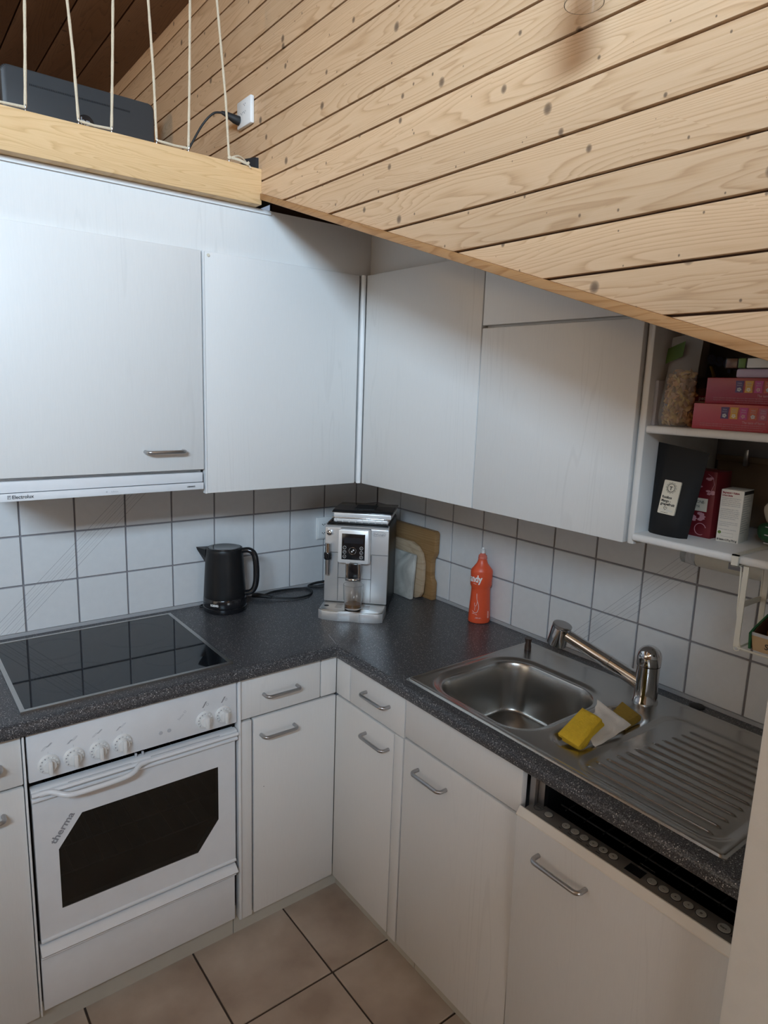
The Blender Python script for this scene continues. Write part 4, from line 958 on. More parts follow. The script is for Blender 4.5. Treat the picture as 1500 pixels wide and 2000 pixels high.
# drip tray
fr = [(-0.117, 0.112), (-0.117, 0.020)] + [(-0.117 + 0.226 * k / 16, 0.020 - 0.020 * math.sin(math.pi * (k / 16)) ** 0.55 + (0.006 * (math.cos((k - 8) / 3.2 * math.pi) + 1) / 2 if abs(k - 8) <= 3 else 0)) for k in range(1, 16)] + [(0.109, 0.020), (0.109, 0.112)]
tray = to_obj('drip_tray', prism(new_bm(), fr, 0.0, 0.032, 'xyz', 0.001), 'silver_paint', c, True, True)
for x in (-0.043, 0.030): cb('tray_edge', x - 0.0006, x + 0.0006, -0.0012, 0.004, 0.003, 0.031, 'ink_light', 0.0, tray)
frt = [((x + 0.004) * 0.985 - 0.004, y + 0.003 if y < 0.1 else y - 0.002) for x, y in fr]
dg = to_obj('drip_grid', prism(new_bm(), frt, 0.0322, 0.0355, 'xyz', 0.0008), 'steel_brushed', c, True, True)
for q in range(3):
    for s in (-1, 1): cb('slot', -0.004 + s * 0.048 - 0.012, -0.004 + s * 0.048 + 0.012, 0.046 + q * 0.016, 0.0485 + q * 0.016, 0.0350, 0.0358, 'void_black', 0.0, dg)
bm = new_bm(); cyl(bm, (-0.096, 0.058, 0.0352), (-0.096, 0.058, 0.0360), 0.0085, 18); to_obj('float_hole', bm, 'void_black', dg, True, True)

# glass on the drip tray
ca, sa = math.cos(math.radians(-45)), math.sin(math.radians(-45))
def cm_world(x, y): return (-0.436 + x * ca - y * sa, -0.443 + x * sa + y * ca)
gx, gy = cm_world(0.0, 0.044)
c = thing('drinking_glass', 'small tumbler with a little coffee left on the drip tray', 'glass', (gx, gy, 0.9355))
bm = new_bm(); lathe(bm, [(0, 0.0), (0.026, 0.0), (0.0295, 0.002), (0.0305, 0.03), (0.0335, 0.034), (0.0345, 0.058), (0.0352, 0.088), (0.0335, 0.088), (0.0325, 0.058), (0.0315, 0.036), (0.0285, 0.031), (0.0278, 0.008), (0, 0.007)], 40); to_obj('tumbler', bm, 'clear_glass', c, True, True)
bm = new_bm(); lathe(bm, [(0, 0.0075), (0.0273, 0.0085), (0.0277, 0.020), (0, 0.020)], 36); to_obj('coffee', bm, 'coffee_rest', c, True, True)

# --- cutting boards leaning on the sink wall
def lean_board(name, label, outline, x_foot, lean, th, mat, zb=0.9, pts2=None, bev=0.002):
    """outline in (y, h); foot at x_foot, leaning towards +x by `lean` radians"""
    bm = prism(new_bm(), outline, 0.0, th, 'yzx', bev)
    for v in bm.verts:
        h, dx = v.co.z, v.co.x
        v.co.x = x_foot + dx * math.cos(lean) + h * math.sin(lean); v.co.z = zb + h * math.cos(lean) - dx * math.sin(lean)
    mz = min(v.co.z for v in bm.verts)
    for v in bm.verts: v.co.z += zb - mz
    return tag(to_obj(name, bm, mat, None, True), label, 'cutting board')
nb = [(-0.125, 0), (-0.408, 0), (-0.408, 0.066), (-0.404, 0.073), (-0.396, 0.082), (-0.393, 0.095), (-0.392, 0.14), (-0.394, 0.158), (-0.402, 0.170), (-0.408, 0.184), (-0.408, 0.258), (-0.402, 0.266), (-0.395, 0.268), (-0.125, 0.268)]
bb = lean_board('cutting_board', 'large brown wooden cutting board with notched edge against the tiles', nb, -0.034, 0.02, 0.024, 'bamboo_board')
rd = [(-0.115, 0.0), (-0.350, 0.0), (-0.368, 0.008), (-0.379, 0.025), (-0.382, 0.08), (-0.378, 0.14), (-0.362, 0.178), (-0.335, 0.20), (-0.30, 0.212), (-0.115, 0.212)]
rb = lean_board('cutting_board', 'pale wooden cutting board with rounded corners behind the marble slab', rd, -0.066, 0.05, 0.016, 'pale_wood_board')
mb = lean_board('cutting_board', 'grey marble slab leaning in front of the wooden boards', rrect(0.150, 0.176, 0.004, 3, -0.285, 0.088), -0.100, 0.07, 0.014, 'marble_board')

# --- washing-up liquid
c = thing('soap_bottle', 'orange washing-up liquid bottle standing by the tiles', 'bottle', (-0.045, -0.672, 0.9), math.atan2(-0.607, 0.794))
prof = [(0, 0), (0.033, 0), (0.0375, 0.003), (0.0385, 0.008), (0.037, 0.04), (0.0335, 0.10), (0.0325, 0.122), (0.0335, 0.127), (0.0375, 0.136), (0.0378, 0.183), (0.0365, 0.189), (0.028, 0.200), (0.019, 0.212), (0.0155, 0.222), (0.0145, 0.228), (0, 0.228)]
bm = new_bm(); lathe(bm, prof, 44)
for v in bm.verts: v.co.y *= 0.80
to_obj('body', bm, 'orange_plastic', c, True, True)
bm = new_bm(); lathe(bm, [(0, 0.228), (0.0155, 0.228), (0.0155, 0.232), (0.0148, 0.234), (0.0148, 0.239), (0.011, 0.242), (0.0075, 0.247), (0, 0.247)], 28); to_obj('collar', bm, 'orange_clear', c, True, True)
bm = new_bm(); lathe(bm, [(0, 0.247), (0.0062, 0.247), (0.0068, 0.256), (0.0092, 0.261), (0.0045, 0.262), (0.0035, 0.268), (0, 0.268)], 24); to_obj('spout_cap', bm, 'white_plastic', c, True, True)
def rad(z):
    for (r0, z0), (r1, z1) in zip(prof[:-1], prof[1:]):
        if z0 <= z <= z1 and z1 > z0: return r0 + (r1 - r0) * (z - z0) / (z1 - z0)
    return 0.03
def swarp(a_mid, z_base):
    def w(x, y):
        z = z_base + y; r = rad(z) + 0.0006; a = a_mid + x / 0.036
        return Vector((r * math.cos(a), 0.80 * r * math.sin(a), z))
    return w
FR = math.radians(-90)
lettering('Handy', (0, 0, 0), (1, 0, 0), (0, 0, 1), 0.034, 'ink_white', c, off=0.0012, fit=0.066, warp=swarp(FR - 1.86, 0.150), local=True)
def curve_on(pts, t, name='drawing'):
    w = swarp(FR, 0.0); bm = new_bm(); tube(bm, [w(a, b) for a, b in pts], t, 6); return to_obj(name, bm, 'ink_white', c, True, True)
curve_on(smooth_path([(-0.018, 0.108, 0), (-0.016, 0.088, 0), (-0.010, 0.072, 0), (-0.008, 0.056, 0), (-0.013, 0.042, 0), (-0.022, 0.040, 0), (-0.030, 0.046, 0)], 4) and [(p[0], p[1]) for p in smooth_path([(-0.018, 0.108, 0), (-0.016, 0.088, 0), (-0.010, 0.072, 0), (-0.008, 0.056, 0), (-0.013, 0.042, 0), (-0.022, 0.040, 0), (-0.030, 0.046, 0)], 4)], 0.0007)
curve_on([(p[0], p[1]) for p in smooth_path([(-0.024, 0.075, 0), (-0.023, 0.065, 0), (-0.017, 0.066, 0), (-0.014, 0.079, 0)], 4)], 0.0005)
curve_on([(-0.021, 0.063), (-0.022, 0.048)], 0.0005); curve_on([(-0.030, 0.037), (-0.012, 0.033)], 0.0006); curve_on([(-0.032, 0.1435), (-0.020, 0.1425)], 0.0006)
lettering('. 500 ml -', (0, 0, 0), (1, 0, 0), (0, 0, 1), 0.006, 'ink_white', c, warp=swarp(FR - 0.55, 0.020), local=True)
for q in range(8): curve_on([(0.026, 0.022 + q * 0.0032), (0.0315, 0.022 + q * 0.0032)], 0.0006, 'barcode_line')

# --- sponges and cloth in the shallow tray
from mathutils.bvhtree import BVHTree
carriers = []                                   # height fields a pad may rest on: the sink sheet, then the pads laid before it
def carried_height(x, y):
    h = 0.9005 + sink_h(x, y)
    for t in carriers:
        hit = t.ray_cast(Vector((x, y, 1.2)), Vector((0, 0, -1)))
        if hit[0] is not None: h = max(h, hit[0].z)
    return h
def pad(name, corners, th, mat, label, cat, n=12, lump=0.0, droop=0.0, seed=1):
    """soft pad: corners = four top points in order, thickness th downwards"""
    P = [Vector(p) for p in corners]; nrm = ((P[1] - P[0]).cross(P[3] - P[0])).normalized()
    if nrm.z < 0: nrm = -nrm
    rnd = random.Random(seed); ph = [rnd.uniform(0, 6.28) for _ in range(6)]
    bm = new_bm(); top, bot = [], []
    for i in range(n + 1):
        rt, rb_ = [], []
        for j in range(n + 1):
            u, v = i / n, j / n
            p = (P[0] * (1 - u) + P[1] * u) * (1 - v) + (P[3] * (1 - u) + P[2] * u) * v
            e = min(u, 1 - u, v, 1 - v); k = min(1.0, e / 0.10); rnded = math.sqrt(max(0, 1 - (1 - k) ** 2))
            w = lump * (math.sin(7 * u + ph[0]) * math.sin(6 * v + ph[1]) + 0.5 * math.sin(15 * u + ph[2] + 4 * v) + 0.4 * math.sin(19 * v + ph[3]))
            h = th / 2 * (0.45 + 0.55 * rnded)
            rt.append(bm.verts.new(p + nrm * (-th / 2 + h + w))); rb_.append(bm.verts.new(p + nrm * (-th / 2 - h + w * 0.4)))
        top.append(rt); bot.append(rb_)
    for i in range(n):
        for j in range(n):
            bm.faces.new((top[i][j], top[i + 1][j], top[i + 1][j + 1], top[i][j + 1])); bm.faces.new((bot[i][j], bot[i][j + 1], bot[i + 1][j + 1], bot[i + 1][j]))
    for k in range(n):
        for a, b, c2, d2 in ((top[k][0], bot[k][0], bot[k + 1][0], top[k + 1][0]), (top[k][n], top[k + 1][n], bot[k + 1][n], bot[k][n]), (top[0][k], top[0][k + 1], bot[0][k + 1], bot[0][k]), (top[n][k], bot[n][k], bot[n][k + 1], top[n][k + 1])): bm.faces.new((a, b, c2, d2))
    bmesh.ops.recalc_face_normals(bm, faces=bm.faces[:])
    # lift every column that would sink into its support, and spread the lift so that the pad bends softly
    lift = [[0.0] * (n + 1) for _ in range(n + 1)]
    for i in range(n + 1):
        for j in range(n + 1):
            b_, t_ = bot[i][j].co, top[i][j].co
            need = max(carried_height(b_.x + dx, b_.y + dy) for dx in (-0.002, 0, 0.002) for dy in (-0.002, 0, 0.002)) - b_.z
            lift[i][j] = max(0.0, need - 0.0002, carried_height(t_.x, t_.y) + 0.002 - t_.z)
    for _ in range(3):
        sm = [[sum(lift[min(n, max(0, i + a))][min(n, max(0, j + b))] for a in (-1, 0, 1) for b in (-1, 0, 1)) / 9 for j in range(n + 1)] for i in range(n + 1)]
        lift = [[max(lift[i][j], sm[i][j]) for j in range(n + 1)] for i in range(n + 1)]
    for i in range(n + 1):
        for j in range(n + 1): bot[i][j].co.z += lift[i][j]; top[i][j].co.z += lift[i][j]
    carriers.append(BVHTree.FromBMesh(bm))
    o = to_obj(name, bm, mat, None, True); tag(o, label, cat); return o
pad('sponge', [(-0.300, -1.370, 0.926), (-0.308, -1.424, 0.917), (-0.238, -1.420, 0.925), (-0.234, -1.362, 0.940)], 0.024, 'sponge_ochre', 'worn ochre sponge lying next to the tap', 'sponge', seed=3)
pad('dishcloth', [(-0.364, -1.348, 0.920), (-0.437, -1.420, 0.909), (-0.314, -1.432, 0.932), (-0.324, -1.352, 0.959)], 0.015, 'cloth_white', 'crumpled white dishcloth between the yellow and ochre sponges', 'dishcloth', 22, 0.0040, seed=6)
pad('sponge', [(-0.458, -1.352, 0.902), (-0.464, -1.410, 0.902), (-0.372, -1.404, 0.926), (-0.368, -1.347, 0.926)], 0.013, 'sponge_yellow', 'thin yellow sponge half hidden under the bright yellow one', 'sponge', seed=4)
pad('sponge', [(-0.472, -1.349, 0.919), (-0.482, -1.414, 0.919), (-0.388, -1.406, 0.954), (-0.376, -1.343, 0.954)], 0.018, 'sponge_yellow', 'bright yellow sponge lying on the white cloth by the bowl', 'sponge')

# ================================================================== THINGS ON THE SHELF
S1, S2 = 1.634, 1.392
# black tea pouch
c = thing('tea_pouch', 'matt black tea pouch with handwritten cream label', 'pouch', (-0.27, -1.46, S2))
def pouch(bm, foot_l, foot_r, top_l, top_r, depth, n=14, m_=8):
    """stand-up pouch: lens-shaped foot closing to a flat seam at the top"""
    fl, fr_, tl, tr_ = map(Vector, (foot_l, foot_r, top_l, top_r)); rows = []
    for i in range(n + 1):
        t = i / n; a = fl.lerp(tl, t); b = fr_.lerp(tr_, t); d = depth * (1 - t) ** 0.75 * (0.35 + 0.65 * min(1, t * 6 + 0.4)) + 0.001
        nrm = Vector((-(b - a).y, (b - a).x, 0)).normalized()
        row = []
        for k in range(2 * m_):
            if k <= m_: s = k / m_; off = -1
            else: s = (2 * m_ - k) / m_; off = 1
            row.append(bm.verts.new(a.lerp(b, s) + nrm * off * d * math.sqrt(max(0, 1 - (2 * s - 1) ** 2)) * 0.5))
        rows.append(row)
    for r0, r1 in zip(rows[:-1], rows[1:]):
        for k in range(2 * m_): bm.faces.new((r0[k], r0[(k + 1) % (2 * m_)], r1[(k + 1) % (2 * m_)], r1[k]))
    bm.faces.new(rows[0]); bm.faces.new(rows[-1]); bmesh.ops.recalc_face_normals(bm, faces=bm.faces[:])
    return rows
bm = new_bm(); pouch(bm, (-0.284, -1.4118, S2), (-0.288, -1.507, S2), (-0.283, -1.4135, 1.597), (-0.283, -1.531, 1.583), 0.060); pb = to_obj('body', bm, 'pouch_black', c, True)
# label plane: set in front of the bulging face
lo, lr, lu = Vector((-0.3112, -1.4440, 1.4435)), Vector((-0.02, -1.0, -0.05)).normalized(), Vector((0.145, -0.10, 1.0)).normalized()
lu = (lu - lr * lr.dot(lu)).normalized(); ln = lr.cross(lu)
if ln.x > 0: ln = -ln
def lab(a, b, k=0.0): return lo + lr * a * 1.2 + lu * b * 1.13 + ln * k
bm = new_bm(); A = [lab(a, b, 0.0002) for a, b in rrect(0.033, 0.066, 0.002, 3, 0.0165, 0.033)]; B = [p - ln * 0.0045 for p in A]
va = [bm.verts.new(p) for p in A]; vb = [bm.verts.new(p) for p in B]; bm.faces.new(va)
for i in range(len(va)): bm.faces.new((va[i], vb[i], vb[(i + 1) % len(va)], va[(i + 1) % len(va)]))
bmesh.ops.recalc_face_normals(bm, faces=bm.faces[:]); lb = to_obj('label', bm, 'label_paper', c)
def label_text(s, a, b, size, fit=None, off=0.0002, mat='ink_black'):
    me = text_mesh(s, size, off); xs = [v.co.x for v in me.vertices]; k = (fit / (max(xs) - min(xs))) if fit else 1.0
    for v in me.vertices: v.co = lab(a + v.co.x * k, b + v.co.y, 0.0006)
    link('lettering', me, mat, lb)
label_text('T', 0.0125, 0.0475, 0.0105, off=0.0002)
for q, (s, b, w) in enumerate((('Rooibos', 0.0305, 0.019), ('Mango -', 0.0235, 0.0185), ('grapefruit', 0.0172, 0.028))): label_text(s, 0.0025, b, 0.0072, w, 0.00025)
bm = new_bm(); tube(bm, [lab(0.016 + 0.0068 * math.cos(a * math.pi / 9), 0.052 + 0.0078 * math.sin(a * math.pi / 9), 0.0006) for a in range(18)], 0.0004, 5, closed=True)
for a in range(12):
    ca_, sa_ = math.cos(a * math.pi / 6), math.sin(a * math.pi / 6)
    tube(bm, [lab(0.016 + (0.0088 + 0.0016 * math.cos(t * math.pi / 3)) * ca_ - 0.0016 * math.sin(t * math.pi / 3) * sa_, 0.052 + (0.0095 + 0.0016 * math.cos(t * math.pi / 3)) * sa_ + 0.0016 * math.sin(t * math.pi / 3) * ca_, 0.0006) for t in range(6)], 0.00025, 4, closed=True)
to_obj('emblem', bm, 'ink_black', lb)
bm = new_bm(); hp = []
for a in range(20):
    t = a * math.pi / 10; hp.append(lab(0.0135 + 0.0033 * (16 * math.sin(t) ** 3) / 16, 0.0115 + 0.0033 * (13 * math.cos(t) - 5 * math.cos(2 * t) - 2 * math.cos(3 * t) - math.cos(4 * t)) / 16, 0.0006))
tube(bm, hp, 0.0004, 5, closed=True); to_obj('heart', bm, 'ink_black', lb)
label_text('07.22  Zürich', 0.0035, 0.0062, 0.0045, 0.025, 0.0, 'ink_light'); label_text('www.tee.ch', 0.006, 0.0022, 0.0032, 0.014, 0.0)

# dark red tea carton with blossom print
def carton(name, label, base, ang, w, d, h, mat, cat='box', bev=0.001):
    """front face width w; own axes: x along the front, -y out of the front"""
    c = thing(name, label, cat, base, ang); boxo('body', 0, w, 0, d, 0, h, mat, c, bev, True); return c
c = carton('tea_box', 'dark red carton with pale blossom print behind the black pouch', (-0.238, -1.4665, S2), math.radians(-90 - 2), 0.066, 0.062, 0.148, 'box_crimson')
boxo('name_plate', 0.0, 0.052, -0.0006, 0.001, 0.058, 0.087, 'label_paper', c, 0, True)
lettering('ONE-', (0.028, -0.0006, 0.0755), (1, 0, 0), (0, 0, 1), 0.0095, 'ink_black', c, fit=0.019, local=True)
lettering('MA', (0.028, -0.0006, 0.0655), (1, 0, 0), (0, 0, 1), 0.0085, 'ink_black', c, fit=0.008, local=True)
rr = random.Random(5)
for (px, pz, rp, n) in ((0.050, 0.135, 0.010, 5), (0.056, 0.103, 0.011, 6), (0.030, 0.110, 0.008, 5), (0.038, 0.046, 0.013, 8), (0.022, 0.040, 0.010, 6)):
    bm = new_bm()
    for k in range(n):
        a = rr.uniform(0, 6.28); ex, ez = px + rp * 0.5 * math.cos(a), pz + rp * 0.5 * math.sin(a)
        poly = [(ex + rp * 0.45 * math.cos(a + q * 1.05) * (1.0 if q % 3 else 1.3), ez + rp * 0.26 * math.sin(a + q * 1.05)) for q in range(6)]
        poly = [(min(0.065, max(0.001, p)), z) for p, z in poly]
        prism(bm, poly, -0.0004 - 0.00005 * k, -0.0001, 'xzy')
    to_obj('blossom', bm, 'pink_print', c, False, True)
bm = new_bm(); tube(bm, [(0.042 + 0.013 * math.cos(a * 0.35), -0.0003, 0.018 + 0.013 * math.sin(a * 0.35)) for a in range(1, 16)], 0.0008, 5)
to_obj('ring_print', bm, 'pink_print', c, False, True)
bm = new_bm(); tube(bm, [(0.046, -0.0003, 0.142), (0.058, -0.0003, 0.135), (0.062, -0.0003, 0.120), (0.057, -0.0003, 0.106)], 0.0005, 5); to_obj('stem_print', bm, 'pink_print', c, False, True)

# white medicine carton
c = carton('medicine_box', 'white supplement carton with fine print on the lower shelf', (-0.240, -1.5455, S2), math.radians(-90 + 6), 0.046, 0.060, 0.114, 'carton_white')
lettering('Magnesium + Kalium', (0.003, 0, 0.1055), (1, 0, 0), (0, 0, 1), 0.0058, 'tea_red', c, off=0.0002, fit=0.034, local=True)
lettering('Direct-Sticks', (0.003, 0, 0.0995), (1, 0, 0), (0, 0, 1), 0.0058, 'tea_red', c, off=0.0002, fit=0.021, local=True)
fine = ['Nahrungsergänzungsmittel mit Magnesium', 'und Kalium. Granulat in Sticks zur', 'Einnahme ohne Wasser. Zutaten: Süssungs-', 'mittel Sorbit, Magnesiumcitrat, Säuerungs-', 'mittel Citronensäure, Kaliumcitrat, Aroma', '', 'Verzehrempfehlung: täglich 1 Stick', 'direkt auf die Zunge geben und langsam', 'im Mund zergehen lassen. Die angegebene', 'Tagesdosis nicht überschreiten. Kein', 'Ersatz für eine ausgewogene Ernährung', 'und eine gesunde Lebensweise.', '', 'Trocken und bei Raumtemperatur lagern.', 'Ausserhalb der Reichweite von Kindern', 'aufbewahren.', '', 'Mindestens haltbar bis: siehe Boden']
for q, s in enumerate(fine):
    if s: lettering(s, (0.003, 0, 0.0945 - q * 0.0040), (1, 0, 0), (0, 0, 1), 0.0034, 'ink_grey', c, fit=0.0390 * min(1, 0.35 + len(s) / 60), local=True)
lettering('20 Sticks x 3,75 g (75,0 g)', (0.002, 0, 0.003), (1, 0, 0), (0, 0, 1), 0.0055, 'ink_black', c, off=0.0002, fit=0.041, local=True)
bm = new_bm(); cyl(bm, (0.006, 0.0002, 0.020), (0.006, -0.0004, 0.020), 0.0035, 16); to_obj('seal_mark', bm, 'label_green', c, False, True)
bm = new_bm(); tube(bm, [(0.010, -0.0002, 0.012), (0.034, -0.0002, 0.012), (0.034, -0.0002, 0.020), (0.010, -0.0002, 0.020)], 0.0002, 4, closed=True); to_obj('print_frame', bm, 'ink_grey', c, False, True)
boxo('dark_band', 0.0455, 0.0463, 0.002, 0.058, 0.105, 0.1125, 'ink_black', c, 0, True)
for q in range(16): boxo('print_line', 0.0455, 0.0462, 0.004, 0.030 + 0.024 * ((q * 7) % 5) / 5, 0.100 - q * 0.0052, 0.1008 - q * 0.0052, 'ink_grey', c, 0, True)

# green and linen coloured bag of rice
c = thing('food_bag', 'slumped food bag in dark green and linen colour at the shelf end', 'bag', (-0.19, -1.67, S2))
def blob(bm, cx, cy, cz, rx, ry, rz, amp, seed, zmin=None, seg=28, rows=16):
    rnd = random.Random(seed); ph = [rnd.uniform(0, 6.28) for _ in range(5)]; rings = []
    for i in range(rows + 1):
        th = math.pi * i / rows; ring_ = []
        for k in range(seg):
            a = 2 * math.pi * k / seg; d = 1 + amp * (math.sin(3 * a + ph[0] + 2 * th) + 0.7 * math.sin(5 * th + ph[1]) * math.cos(2 * a + ph[2]) + 0.4 * math.sin(9 * a + ph[3]) * math.sin(th))
            sn = abs(math.sin(th)) ** 0.7
            z = cz + rz * math.cos(th) * (1 + amp * math.sin(2 * a + ph[4]) * sn)
            if zmin is not None: z = max(zmin, z)
            ring_.append(bm.verts.new((cx + rx * sn * math.cos(a) * d, cy + ry * sn * math.sin(a) * d, z)))
        rings.append(ring_)
    for a, b in zip(rings[:-1], rings[1:]):
        for k in range(seg): bm.faces.new((a[k], b[k], b[(k + 1) % seg], a[(k + 1) % seg]))
    bm.faces.new(rings[0][::-1]); bm.faces.new(rings[-1]); bmesh.ops.recalc_face_normals(bm, faces=bm.faces[:]); return bm
to_obj('lower_wrap', blob(new_bm(), -0.170, -1.688, S2 + 0.026, 0.055, 0.088, 0.028, 0.03, 3, S2), 'pack_green', c, True)
to_obj('linen_part', blob(new_bm(), -0.170, -1.690, S2 + 0.066, 0.051, 0.080, 0.040, 0.07, 8), 'pack_linen', c, True)
to_obj('top_wrap', blob(new_bm(), -0.170, -1.690, S2 + 0.112, 0.040, 0.060, 0.036, 0.13, 5), 'pack_green', c, True)
bm = new_bm()
for q in range(5):
    zz = S2 + 0.010 + q * 0.0085
    for s in range(5):
        a0 = 2.5 + s * 0.42 + 0.15 * (q % 2)
        tube(bm, [(-0.170 + 0.0575 * math.cos(a) * (1 - 0.0 * q), -1.688 + 0.090 * math.sin(a), zz) for a in (a0, a0 + 0.1, a0 + 0.2, a0 + 0.3)], 0.0011, 5)
to_obj('dash_print', bm, 'ink_light', c, True)

# upper shelf: two long red snack boxes
def snack_box(label, base, ang, z, mat, first):
    c = thing('tea_carton', label, 'box', (base[0], base[1], z), ang); L_, D_, H_ = 0.270, 0.130, 0.0525
    boxo('body', 0, L_, 0, D_, 0, H_, mat, c, 0.0015, True)
    cols_ = ('print_navy', 'print_gold', 'print_magenta', 'print_rust', 'print_purple', 'print_gold', 'print_navy')
    for q, m_ in enumerate(cols_):
        x = first + q * 0.0185; w = 0.0155
        pl = [(x, 0.0235), (x + 0.001, 0.0335), (x - 0.0004, 0.0465), (x + w + 0.0004, 0.0465), (x + w - 0.001, 0.0335), (x + w, 0.0235)]
        s = to_obj('sachet_print', prism(new_bm(), pl, -0.0005, 0.0, 'xzy'), m_, c, False, True)
        bm = new_bm()
        for a in range(5):
            t = a * 1.256 + q; ex, ez = x + w / 2 + 0.0026 * math.cos(t), 0.0295 + 0.0026 * math.sin(t)
            prism(bm, [(ex + 0.0022 * math.cos(t + u * 1.257), ez + 0.0018 * math.sin(t + u * 1.257)) for u in range(5)], -0.0009 - a * 0.00003, -0.0005, 'xzy')
        to_obj('herb_print', bm, ('ink_light', 'label_paper', 'pink_print', 'ink_light', 'pink_print')[q % 5], s, False, True)
        lettering('TEA', (x + 0.003, -0.0005, 0.0405), (1, 0, 0), (0, 0, 1), 0.0034, 'ink_light', s, fit=0.009, local=True)
        lettering('INFUSION', (x + 0.003, -0.0005, 0.0365), (1, 0, 0), (0, 0, 1), 0.0026, 'ink_light', s, fit=0.0095, local=True)
    lettering('The taste of home', (first + 0.044, 0, 0.0155), (1, 0, 0), (0, 0, 1), 0.0068, 'pink_print', c, off=0.0001, fit=0.043, local=True)
    for q in range(3): lettering('herbal infusions blended with care from fine natural ingredients and packed for you', (0.018 + 0.045 * (q == 2), 0, 0.0112 - q * 0.0042), (1, 0, 0), (0, 0, 1), 0.0034, 'pink_print', c, fit=0.13 - 0.05 * (q == 2), local=True)
    return c
snack_box('faded red long tea carton lying at the bottom on the upper shelf', (-0.318, -1.503), math.radians(-90), S1, 'tea_red_faded', 0.058)
snack_box('deep red long tea carton stacked on the faded one', (-0.305, -1.518), math.radians(-90.8), S1 + 0.0525, 'tea_red', 0.060)
c = thing('wrapped_packet', 'flat lilac wrapped packet on top of the red cartons', 'packet', (-0.27, -1.60, S1 + 0.106))
boxo('wrap', -0.300, -0.215, -1.70, -1.572, S1 + 0.1049, S1 + 0.123, 'lilac_wrap', c, 0.004)
c = thing('snack_tray', 'clear plastic tray of small snacks on the lilac packet', 'tray', (-0.27, -1.6, S1 + 0.123))
boxo('tray', -0.300, -0.20, -1.69, -1.548, S1 + 0.123, S1 + 0.146, 'clear_plastic', c, 0.002)
for q, (m_, a, b) in enumerate((('jar_brown', 0, 0.022), ('label_green', 0.024, 0.038), ('carton_white', 0.041, 0.085), ('nut_brown', 0.088, 0.125))): boxo('snack', -0.301, -0.296, -1.551 - b, -1.551 - a, S1 + 0.1245, S1 + 0.143, m_, c, 0.001)
# jar behind the cartons
c = thing('spice_jar', 'brown glass jar with dark lid and label on the upper shelf', 'jar', (-0.222, -1.462, S1))
bm = new_bm(); lathe(bm, [(0, 0), (0.026, 0), (0.028, 0.003), (0.028, 0.075), (0.024, 0.084), (0, 0.084)], 32, -0.222, -1.462, S1); to_obj('body', bm, 'jar_brown', c, True)
bm = new_bm(); lathe(bm, [(0, 0.0845), (0.0262, 0.0845), (0.0262, 0.104), (0.025, 0.106), (0, 0.106)], 32, -0.222, -1.462, S1); to_obj('lid', bm, 'jar_lid', c, True)
bm = new_bm(); lathe(bm, [(0.0283, 0.018), (0.0284, 0.056)], 32, -0.222, -1.462, S1); to_obj('label', bm, 'label_paper', c, True)
bm = new_bm(); lathe(bm, [(0.0285, 0.057), (0.0286, 0.068)], 32, -0.222, -1.462, S1); to_obj('label_band', bm, 'tea_red', c, True)
def jw(x, y):
    a = math.radians(206) + x / 0.0288; return Vector((-0.222 + 0.0289 * math.cos(a), -1.462 + 0.0289 * math.sin(a), S1 + 0.059 + y))
lettering('pat', (0, 0, 0), (1, 0, 0), (0, 0, 1), 0.011, 'ink_white', c, off=0.0003, warp=jw)
# clear bag of dried snacks
c = thing('snack_bag', 'crumpled clear bag of dried snacks with green band', 'bag', (-0.30, -1.45, S1))
to_obj('contents', blob(new_bm(), -0.283, -1.4545, S1 + 0.060, 0.027, 0.026, 0.060, 0.07, 11, S1 + 0.002), 'nut_brown', c, True)
rnd = random.Random(2)
for batch, mat_ in enumerate(('food_mix', 'nut_gold', 'nut_brown')):
    bm = new_bm()
    for q in range(46):
        a = rnd.uniform(1.7, 4.7); zz = S1 + rnd.uniform(0.005, 0.118); k = 1.0 - 0.25 * max(0, (zz - S1 - 0.08) / 0.04)
        ctr = Vector((-0.283 + 0.029 * k * math.cos(a), -1.4545 + 0.027 * k * math.sin(a), zz)); sub = bmesh.new()
        blob(sub, 0, 0, 0, rnd.uniform(.006, .012), rnd.uniform(.004, .008), rnd.uniform(.0015, .003), 0.16, q + 50 * batch, None, 9, 5)
        R_ = Matrix.Rotation(rnd.uniform(0, 6.28), 4, 'Z') @ Matrix.Rotation(rnd.uniform(0, 6.28), 4, 'X') @ Matrix.Rotation(rnd.uniform(0, 6.28), 4, 'Y')
        bmesh.ops.transform(sub, matrix=Matrix.Translation(ctr) @ R_, verts=sub.verts[:])
        for v in sub.verts: v.co.z = max(S1 + 0.0015, v.co.z); v.co.y = min(-1.4212, v.co.y)
        me_ = bpy.data.meshes.new('t'); sub.to_mesh(me_); sub.free(); bm.from_mesh(me_); bpy.data.meshes.remove(me_)
    o = to_obj('snack_pieces', bm, mat_, c, True); o['kind'] = 'stuff'
bm = new_bm(); pouch(bm, (-0.296, -1.4195, S1), (-0.302, -1.486, S1), (-0.283, -1.4195, S1 + 0.19), (-0.290, -1.494, S1 + 0.20), 0.085); to_obj('film', bm, 'plastic_film', c, True)
bm = new_bm(); vs = [bm.verts.new(p) for p in ((-0.3070, -1.4225, S1 + 0.133), (-0.3130, -1.464, S1 + 0.148), (-0.3085, -1.464, S1 + 0.180), (-0.3025, -1.4225, S1 + 0.165))]; bm.faces.new(vs)
bmesh.ops.solidify(bm, geom=bm.faces[:], thickness=0.0006); to_obj('green_band', bm, 'label_green', c)
